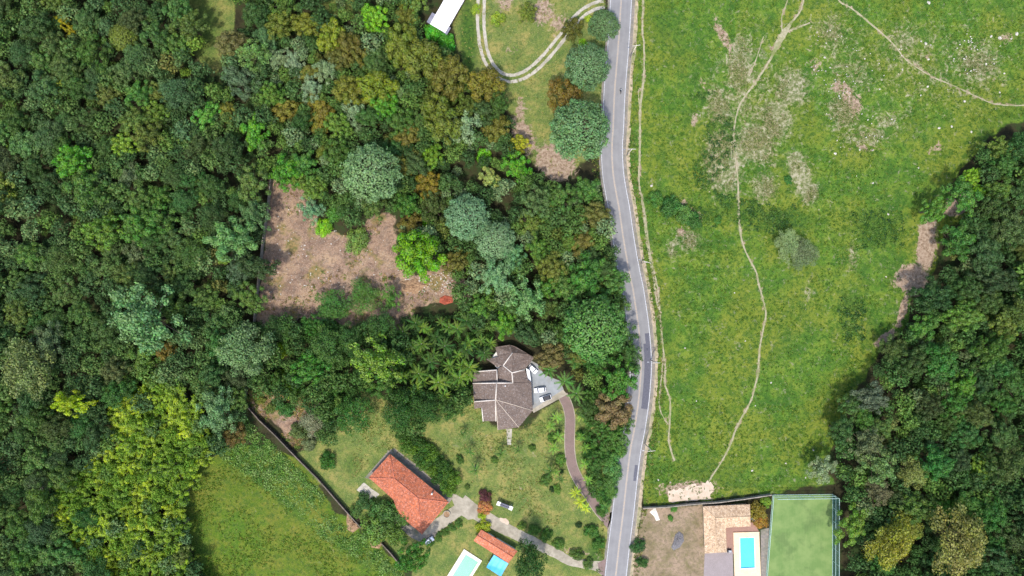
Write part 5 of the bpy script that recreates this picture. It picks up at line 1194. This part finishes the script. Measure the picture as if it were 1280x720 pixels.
# ------------------------------------------------------------------ palms
GROVE = [(505,415),(520,400),(535,412),(552,400),(568,412),(582,402),(596,415),(528,430),(585,440),(600,440),(612,432),(575,455),(515,450),(500,455),(530,465),(548,475),(565,470),(585,468),(540,490),(520,482),(555,492),(574,485),(505,470),(590,455),(545,445),(512,430),(545,420),(560,430),(570,442),(535,452),(560,460),(520,465),(532,478),(576,472),(602,425),(560,408),(528,408),(556,480),(590,428)]
for (a, b) in GROVE:
    palm(a + rnd.uniform(-3, 3), b + rnd.uniform(-3, 3), rnd.uniform(9, 16), [(74,108,44),(58,90,40),(92,124,48)][rnd.randrange(3)], 'feathery green palm in the grove left of the villa', 'palms of the grove left of the villa'); PLACED.append((a, b, 9))
for a, b, r, lb in [(684,463,15,'dark green palm overhanging the parking yard'),(706,478,16,'tall palm at the top of the brick drive'),(722,494,15,'palm standing right of the brick drive top'),(718,452,13,'palm behind the parking yard among mangos'),(757,633,9,'palm at the mouth of the brick drive')]:
    palm(a, b, r, (76,116,56), lb, None); PLACED.append((a, b, r * 0.7))
for a, b, r in [(694,520,10),(690,532,9),(697,545,10),(728,520,9),(732,560,9),(730,580,9),(693,560,9),(726,545,8),(736,598,8),(695,590,8)]:
    palm(a, b, r, (104,144,60), 'small palm in the planting along the brick drive', 'small palms along the brick drive'); PLACED.append((a, b, r * 0.6))
for a, b, r, lb in [(726,625,11,'lime green palm between lawn and brick drive'),(718,615,10,'lime green palm above its twin by the brick drive'),(732,634,9,'lime green palm nearest the road mouth of the brick drive')]:
    palm(a, b, r, (156,176,48), lb, None); PLACED.append((a, b, r * 0.6))
for a, b, r, lb in [(580,543,8,'small dark palm on the lawn left of the villa path'),(587,565,9,'spiky palm on the lawn above the flowering shrubs'),(593,586,11,'palm on the lawn beside the long hedge'),(625,567,10,'young palm left of the garden path end'),(648,563,8,'young palm right of the garden path end'),(688,588,11,'bushy palm on the lawn by the drive'),(700,601,9,'palm leaning to the brick drive from the lawn')]:
    palm(a, b, r, (66,100,44), lb, None); PLACED.append((a, b, r * 0.5))

# clipped hedge behind the orange house: one continuous hedge of shrubs
HEDGE = [(503,545),(508,556),(516,563),(524,571),(532,580),(541,588),(548,597),(556,605),(562,612),(520,552),(530,560),(540,570),(550,580),(558,590),(566,600)]
for i, (a, b) in enumerate(HEDGE): add_tree('shrub', a, b, rnd.uniform(9, 12), [(58,92,42),(70,108,46),(84,120,48)][i % 3], None)
lab_h = [o for o in COL.objects if o.get('category') == 'shrub']
for o in lab_h[-len(HEDGE):]: o['label'] = 'green shrub of the tall hedge behind the orange roofed house'; o['group'] = 'hedge behind the orange roofed house'
for i, (a, b) in enumerate([(537,678),(548,672),(556,666),(565,660),(573,655)]):
    add_tree('shrub', a, b, 6, (70,104,48), None, hk=0.6); o = [o for o in COL.objects if o.get('category') == 'shrub'][-1]; o['label'] = 'low clipped shrub of the hedge along the concrete drive'; o['group'] = 'low hedge along the concrete drive'
for i, (a, b, r, c) in enumerate([(698,540,3.5,(62,92,50)),(690,612,4,(44,70,40)),(584,609,4,(84,110,56)),(724,657,4.5,(48,76,44)),(702,590,3,(60,90,50))]):
    add_tree('shrub', a, b, r, c, None, hk=0.8); o = [o for o in COL.objects if o.get('category') == 'shrub'][-1]; o['label'] = 'small round dark shrub standing alone on the lawn'; o['group'] = 'lone round shrubs on the lawn'

# ------------------------------------------------------------------ bamboo
BAM = [(150,495),(205,480),(245,520),(262,560),(238,598),(222,640),(232,690),(245,735),(190,770),(140,745),(112,700),(68,645),(82,606),(135,560)]
def poisson(poly, rmin, rmax, tries, seed, sep=0.8, against=0.75, box=None):
    r = random.Random(seed); xs_ = [p_[0] for p_ in poly]; ys_ = [p_[1] for p_ in poly]; out = []
    for _ in range(tries):
        a, b = r.uniform(min(xs_), max(xs_)), r.uniform(min(ys_), max(ys_)); rad = r.uniform(rmin, rmax)
        if not inside(poly, np.array([a]), np.array([b]))[0]: continue
        ok = all((a - q[0]) ** 2 + (b - q[1]) ** 2 > (sep * (rad + q[2])) ** 2 for q in out)
        if ok and against: ok = all((a - q[0]) ** 2 + (b - q[1]) ** 2 > (against * (rad * 0.8 + q[2])) ** 2 for q in PLACED)
        if ok: out.append((a, b, rad))
    return out
bam = poisson(BAM, 9, 14, 3000, 4, 0.66, 0.6)
for (a, b, r) in bam:
    cm, cu = BAMBOO[rnd.randrange(3)]; sc = r * S / 4.2; x, y = P(a, b, 9 * sc)
    root = empty('bamboo_clump', (x, y, 0), rnd.uniform(0, 6.28), (sc, sc, sc * rnd.uniform(0.95, 1.2)))
    yl = rnd.random(); col = tuple(int(u + (v - u) * yl) for u, v in zip((96,130,44), (146,166,48)))
    c = link_mesh('leaves', cm, root); c.color = fcol(col, 0.08); link_mesh('culms', cu, root)
    w = 'yellow' if yl > 0.5 else 'green'
    dfe = float(segdist([(240,592),(230,640),(235,680),(255,720)], np.array([a]), np.array([b]))[0]); wh = 'at the grass field edge' if dfe < 22 else ('on the dark wood side' if a < 130 else ('near the pale blue green tree' if b < 545 else 'in the heart'))
    tag(root, f'{w} leaved arching bamboo clump {wh} of the grove' if 'heart' in wh or 'side' in wh else f'{w} leaved arching bamboo clump of the grove {wh}', 'bamboo', f'{w} bamboo clumps {wh}'); PLACED.append((a, b, r))

# ------------------------------------------------------------------ the woods
WEST = [(-90,-90),(335,-90),(330,100),(332,218),(322,300),(314,400),(300,478),(300,520),(272,560),(240,585),(228,640),(235,690),(255,730),(255,800),(-90,800)]
NORTH = [(325,-90),(530,-90),(524,10),(518,38),(550,64),(585,110),(632,135),(642,185),(664,218),(700,242),(742,225),(750,250),(764,305),(776,362),(784,420),(790,470),(780,500),(735,520),(715,450),(670,425),(575,395),(565,330),(540,320),(520,346),(497,300),(495,268),(468,268),(440,285),(405,275),(388,235),(340,220)]
SOUTH = [(322,405),(375,402),(412,408),(440,412),(478,402),(496,418),(505,440),(500,490),(560,500),(590,500),(560,515),(530,530),(500,545),(490,505),(450,485),(428,505),(405,560),(385,510),(345,495),(315,480),(305,440)]
EAST = [(1440,160),(1290,166),(1240,178),(1222,205),(1200,236),(1232,262),(1196,290),(1186,345),(1154,380),(1138,412),(1106,448),(1090,478),(1066,505),(1050,550),(1042,588),(1060,604),(1070,640),(1070,800),(1440,800)]
PAL = {
 'W': [((76,106,58),24,'broad'),((86,114,62),20,'lobed'),((64,92,54),16,'broad'),((70,98,60),14,'fine'),((98,124,80),10,'loose'),((92,122,58),10,'lobed'),((82,112,76),6,'broad'),((104,110,60),4,'mango'),((112,142,58),5,'lobed'),((112,130,98),5,'loose'),((82,124,56),6,'broad')],
 'N': [((92,108,52),16,'mango'),((80,110,56),16,'lobed'),((72,102,56),14,'broad'),((94,124,60),10,'lobed'),((110,134,98),6,'loose'),((60,88,50),12,'broad'),((98,104,52),8,'mango'),((86,130,56),6,'lobed')],
 'S': [((60,90,48),16,'fine'),((74,104,52),16,'broad'),((66,100,48),14,'lobed'),((94,124,60),6,'loose')],
 'E': [((76,106,56),20,'broad'),((68,102,54),20,'broad'),((60,90,50),18,'lobed'),((90,122,58),12,'lobed'),((98,116,80),10,'loose'),((106,116,66),7,'fine'),((86,130,58),6,'broad')],
}
def pick(pal, a, b):
    v = float(vnoise(np.array([a]), np.array([b]), 70, 77)[0]); tot = sum(w for _, w, _ in pal); t = (0.45 * v + 0.55 * rnd.random()) % 1.0 * tot; s = 0
    for c, w, k in pal:
        s += w
        if t <= s: return c, k
    return pal[-1][0], pal[-1][2]
CAND = []
for key, poly, rmin, rmax, tries, sd in (('W', WEST, 11, 23, 9000, 1), ('N', NORTH, 9, 19, 6000, 2), ('S', SOUTH, 9, 17, 2500, 3), ('E', EAST, 12, 25, 6000, 4)):
    if key == 'W': PLACED += [(262,30,38),(264,70,28),(268,0,36)]
    if key == 'N': PLACED += [(430,5,20),(590,222,26),(515,90,9)]
    for t in poisson(poly, rmin, rmax, tries, sd, 0.58, 0.55):
        CAND.append((t, key)); PLACED.append(t)
inframe = [c for c in CAND if -8 < c[0][0] < 1288 and -8 < c[0][1] < 728]; outside_ = [c for c in CAND if c not in inframe]
inframe.sort(key=lambda c: -c[0][2])
for (a, b, r), key in inframe[:max(0, 330 - 110)]:
    c, k = pick(PAL[key], a, b); c = tuple(int(min(255, max(0, v * rnd.uniform(0.9, 1.1)))) for v in c); add_tree(k, a, b, r, c, None, 0.1, rnd.uniform(0.85, 1.2))
print('TREES', NT, 'candidates', len(CAND), 'in frame', len(inframe), 'bamboo', len(bam))

# the rest of the woods as one mass: smaller crowns between and below the tall trees, and the woods past the frame
def massed(name, label, items, nleaf=520, leaf=1.0):
    protos = []
    for s in (81, 82, 83, 84):
        pos, d, li, C, Rr, rng = crown_points(s, nl=12, n=nleaf, lobe=(0.26, 0.42), spread=0.68, height=4.8, irregular=0.45, rough=0.15)
        V, F = leaf_faces(pos, unit(d + rng.normal(size=d.shape) * 0.5), leaf * rng.uniform(0.6, 1.3, len(pos)), rng, 0.65); protos.append((V, F, len(pos)))
    VV, FF, CC = [], [], []; n0 = 0; rng = np.random.default_rng(3)
    for a, b, r, c, zc in items:
        V, F, n = protos[rng.integers(4)]; sc = r * S / 5.0; x, y = P(a, b, zc); th = rng.uniform(0, 6.28); cs, sn = math.cos(th), math.sin(th)
        q = V * sc; q = np.stack([q[:, 0] * cs - q[:, 1] * sn + x, q[:, 0] * sn + q[:, 1] * cs + y, q[:, 2] + max(0.2, zc - 2.2 * sc)], 1)
        col = np.array(lin(*c, FK * 0.95))[None, :3] * np.array([1.02, 1, 0.8]) * (0.6 + 0.8 * rng.random((n, 1))) * (1 + 0.12 * rng.normal(size=(n, 3)) * np.array([1, 0.3, 0.6])); col = np.hstack([np.clip(col, 0.003, 1), np.ones((n, 1))])
        VV.append(q); FF.append(F + n0); CC.append(np.repeat(col, 4, 0)); n0 += len(q)
    me = leaf_mesh(name, np.vstack(VV), np.vstack(FF), np.vstack(CC), 'leafc', M['leafc'])
    o = bpy.data.objects.new(name, me); COL.objects.link(o); o['kind'] = 'stuff'; o['label'] = label; o['category'] = 'undergrowth'; return o
items = []
for (a, b, r), key in inframe[220:] + outside_:
    c, k = pick(PAL[key], a, b); items.append((a, b, r, c, (6.5 if k != 'mango' else 5.5) * r * S / 5 + 3.2 * r * S / 5))
for key, poly, sd, tries in (('W', WEST, 21, 3800), ('N', NORTH, 22, 1900), ('S', SOUTH, 23, 700), ('E', EAST, 24, 2400)):
    for a, b, r in poisson(poly, 6, 11, tries, sd, 0.7, 0.0):
        if key == 'W' and ((a - 263) / 31) ** 2 + ((b - 32) / 66) ** 2 < 1: continue
        if key == 'N' and ((a - 590) / 22) ** 2 + ((b - 222) / 14) ** 2 < 1: continue
        c, k = pick(PAL[key], a, b); ib = inside(BAM, np.array([a]), np.array([b]))[0]; items.append((a, b, r, (100,134,44) if ib else tuple(int(v * 1.02) for v in c), rnd.uniform(4.0, 8.0) if ib else rnd.uniform(2.0, 8.0)))
GRV = [(495,400),(560,392),(605,400),(618,425),(600,455),(592,490),(560,500),(520,495),(490,465),(500,430)]
for a, b, r in poisson(GRV, 5, 8, 900, 31, 0.62, 0.0): items.append((a, b, r, [(58,90,44),(70,104,46),(50,80,42)][rnd.randrange(3)], rnd.uniform(1.2, 3.2)))
massed('forest_undergrowth', 'tangled lower growth filling the woods between the tall crowns', items)
print('massed', len(items))

# ------------------------------------------------------------------ low weeds, meadow tufts and climbers as massed growth
def scatter(name, label, pts, rr, hh, cols, nleaf, leaf, seed, flat=0.5, follow=False):
    rng = np.random.default_rng(seed); pts = np.array(pts); n = len(pts)
    r = rng.uniform(rr[0], rr[1], n); base = pts
    ci = rng.integers(len(cols), size=n); C3 = np.array([lin(*c, 0.85)[:3] for c in cols])[ci] * np.array([1.02, 1, 0.82])
    d = unit(rng.normal(size=(n, nleaf, 3)) * np.array([1, 1, 0.7]) + np.array([0, 0, 0.35])); d[..., 2] = np.abs(d[..., 2])
    q = rng.uniform(0.45, 1.0, (n, nleaf, 1)); z0 = terr(base[:, 0], base[:, 1]) if follow else np.zeros(n)
    pos = d * q * r[:, None, None] * np.array([1, 1, hh]); pos[..., 0] += base[:, None, 0]; pos[..., 1] += base[:, None, 1]; pos[..., 2] += z0[:, None] + 0.04
    pos = pos.reshape(-1, 3); nr = unit(d.reshape(-1, 3) + np.array([0, 0, flat]) + rng.normal(size=(n * nleaf, 3)) * 0.4)
    size = leaf * rng.uniform(0.6, 1.4, n * nleaf) * np.repeat(r / np.mean(rr), nleaf)
    V, F = leaf_faces(pos, nr, size, rng, 0.5)
    col = np.repeat(C3, nleaf, 0) * (0.6 + 0.8 * rng.random((n * nleaf, 1))); col = np.hstack([np.clip(col, 0.003, 1), np.ones((len(col), 1))])
    me = leaf_mesh(name, V, F, np.repeat(col, 4, 0), 'leafc', M['leafc']); o = bpy.data.objects.new(name, me); COL.objects.link(o)
    o['kind'] = 'stuff'; o['label'] = label; o['category'] = 'grass' if 'grass' in name else 'weeds'; return o
def in_poly(poly, n, seed, dens=None):
    rng = np.random.default_rng(seed); w = np.array(W(poly)); lo, hi = w.min(0), w.max(0); out = np.zeros((0, 2))
    while len(out) < n:
        q = rng.uniform(lo, hi, (n * 2, 2)); q = q[inside([tuple(v) for v in w], q[:, 0], q[:, 1])]
        if dens is not None: q = q[rng.random(len(q)) < dens(q[:, 0], q[:, 1])]
        out = np.vstack([out, q])
    return out[:n]
def near_road(x, y): return (segdist([(v.x, v.y) for v in road[::3]], x, y) > 6.3)
def clear_paths(x, y):
    d = np.full(len(x), 1e9)
    for k, pts in PATHS.items(): d = np.minimum(d, segdist(W(pts), x, y))
    return d > 0.9
clump = lambda sc, sd, lo, hi: (lambda x, y: sstep(lo, hi, 0.6 * vnoise(x, y, sc, sd) + 0.4 * vnoise(x, y, sc / 3, sd + 1)))
PAST_IN = [(808,-40),(1330,-40),(1330,130),(1225,160),(1150,240),(1143,285),(1115,400),(1080,455),(1040,535),(1018,585),(1030,606),(895,622),(812,628),(814,560),(824,480),(826,440),(812,340),(796,240),(794,180),(797,100)]
scatter('meadow_grass', 'rough grass tufts all over the pasture', in_poly(PAST_IN, 13000, 5, lambda x, y: (0.2 + 0.8 * clump(9, 30, 0.35, 0.65)(x, y)) * (1 - 0.8 * sstep(0.2, 0.6, ground.dry(x, y))) * near_road(x, y) * clear_paths(x, y)), (0.25, 0.6), 0.5, [(80,120,36),(102,136,40),(68,106,36),(122,142,52),(92,126,38)], 9, 0.34, 6, follow=True)
scatter('dry_grass', 'pale dry grass and weed stems on the poor parts of the pasture', in_poly(PAST_IN, 4200, 8, lambda x, y: sstep(0.25, 0.8, ground.dry(x, y)) * clump(9, 41, 0.3, 0.6)(x, y) * clear_paths(x, y)), (0.25, 0.6), 0.5, [(150,148,112),(136,140,92),(110,128,68),(166,158,128),(98,120,56)], 9, 0.3, 9, follow=True)
scatter('dark_weeds', 'dark green broad weeds in the darker parts of the pasture', np.vstack([in_poly([(860,120),(900,110),(925,170),(905,250),(870,240)], 260, 12, clump(8, 43, 0.4, 0.6)), in_poly([(1060,265),(1130,265),(1130,310),(1070,310)], 120, 13), in_poly([(880,240),(1000,260),(1010,290),(930,290)], 260, 14, clump(8, 44, 0.4, 0.6)), in_poly([(1045,370),(1085,370),(1080,430),(1050,430)], 120, 15, clump(6, 45, 0.4, 0.6)), in_poly([(815,245),(880,260),(900,285),(830,270)], 120, 16)]), (0.5, 1.3), 0.6, [(60,100,44),(76,116,48),(52,88,44),(96,128,60)], 16, 0.5, 10, follow=True)
scatter('field_grass', 'tall uneven grass of the field beside the bamboo', in_poly([(245,600),(290,575),(345,605),(400,650),(470,700),(530,790),(280,790),(240,690)], 3600, 17, clump(9, 50, 0.3, 0.6)), (0.25, 0.6), 0.5, [(98,132,40),(114,138,46),(88,122,38),(128,138,54)], 9, 0.4, 18, follow=True)
scatter('wall_weeds', 'pale green creeper and weeds between the field and the dark wall', in_poly([(262,562),(305,520),(330,545),(390,605),(440,660),(500,712),(520,760),(470,712),(400,668),(340,618),(300,585)], 1500, 19, clump(6, 52, 0.2, 0.5)), (0.6, 1.7), 0.6, [(124,158,84),(96,138,60),(76,120,52),(140,168,104),(108,150,62)], 24, 0.42, 20)
scatter('clearing_weeds', 'scattered weeds and stubble on the bare clearing', np.vstack([in_poly(CLEAR, 700, 21, clump(7, 53, 0.45, 0.65)), in_poly(WLOT, 1200, 22, clump(6, 54, 0.25, 0.55))]), (0.25, 0.9), 0.5, [(112,134,62),(150,134,84),(126,106,84),(88,120,52),(176,150,96)], 10, 0.36, 23)
scatter('lawn_grass', 'longer grass tufts on the lawn round the houses', np.vstack([in_poly([(440,500),(590,500),(612,540),(700,520),(700,660),(600,620),(480,560),(440,600)], 2600, 24, clump(7, 55, 0.3, 0.6)), in_poly(NLAWN, 1500, 25, clump(7, 56, 0.3, 0.6))]), (0.2, 0.5), 0.4, [(120,138,66),(150,152,86),(104,126,60),(168,160,104)], 8, 0.3, 26)
def strip(o0, o1, n, seed, y0=-60, y1=760):
    rng = np.random.default_rng(seed); out = []
    for _ in range(n):
        i = rng.integers(1, len(road) - 1); t = (road[i + 1] - road[i - 1]).normalized(); q = road[i].lerp(road[i + 1], rng.random()) + Vector((-t.y, t.x, 0)) * rng.uniform(o0, o1); out.append((q.x, q.y))
    return np.array(out)
scatter('verge_weeds', 'weedy verge along both sides of the road', np.vstack([strip(5.6, 8.5, 900, 27), strip(-7.0, -4.7, 700, 28)]), (0.25, 0.8), 0.5, [(112,128,56),(140,140,76),(90,116,50),(84,118,56)], 10, 0.36, 29)

def dead_tree(px, py, label):
    r = random.Random(5); x, y = P(px, py, 9); root = empty('dead_tree', (x, y, 0)); t = MB()
    t.tube([(0, 0, 0), (0.2, 0.1, 4), (0, 0, 8)], [0.28, 0.2, 0.12], 8).build('trunk', M['palebark'], root, True)
    for k in range(11):
        a = k * 2.4; b0 = Vector((0.05, 0.05, r.uniform(4.5, 8))); e = b0 + Vector((math.cos(a), math.sin(a), 0.5)) * r.uniform(2, 4); b = MB().tube([tuple(b0), tuple(b0.lerp(e, 0.5) + Vector((0, 0, 0.3))), tuple(e)], [0.11, 0.08, 0.03], 5)
        for j in range(3):
            m = b0.lerp(e, r.uniform(0.4, 0.9)); b.tube([tuple(m), tuple(m + Vector((r.uniform(-1, 1), r.uniform(-1, 1), r.uniform(0.1, 0.6))))], [0.05, 0.02], 4)
        b.build('branch', M['palebark'], root)
    tag(root, label, 'tree')
dead_tree(45, 610, 'bare grey dead tree at the edge of the bamboo grove')

def rubble(name, label, pts, seed):
    rng = np.random.default_rng(seed); mb = MB()
    for (x, y) in pts:
        d = rng.uniform(0.15, 0.55, 3) * np.array([1, 0.7, 0.5]); mb.box((x, y, d[2] * 0.4), tuple(d), rng.uniform(0, 3.1))
    o = mb.build(name, M['stone']); o['kind'] = 'stuff'; o['label'] = label; o['category'] = 'rubble'
rubble('rubble', 'broken pale rubble strewn over the bare clearing', np.vstack([in_poly([(340,250),(390,260),(440,300),(495,300),(500,340),(440,370),(335,380)], 90, 61), in_poly([(500,345),(535,345),(572,335),(574,366),(545,368),(510,366)], 130, 62)]), 63)
rubble('rubble', 'stones and brick pieces scattered in the stony upper pasture', in_poly([(1020,20),(1080,60),(1280,30),(1280,120),(1160,110),(1090,190),(1050,190),(1010,90)], 120, 64, clump(8, 71, 0.5, 0.65)), 65)
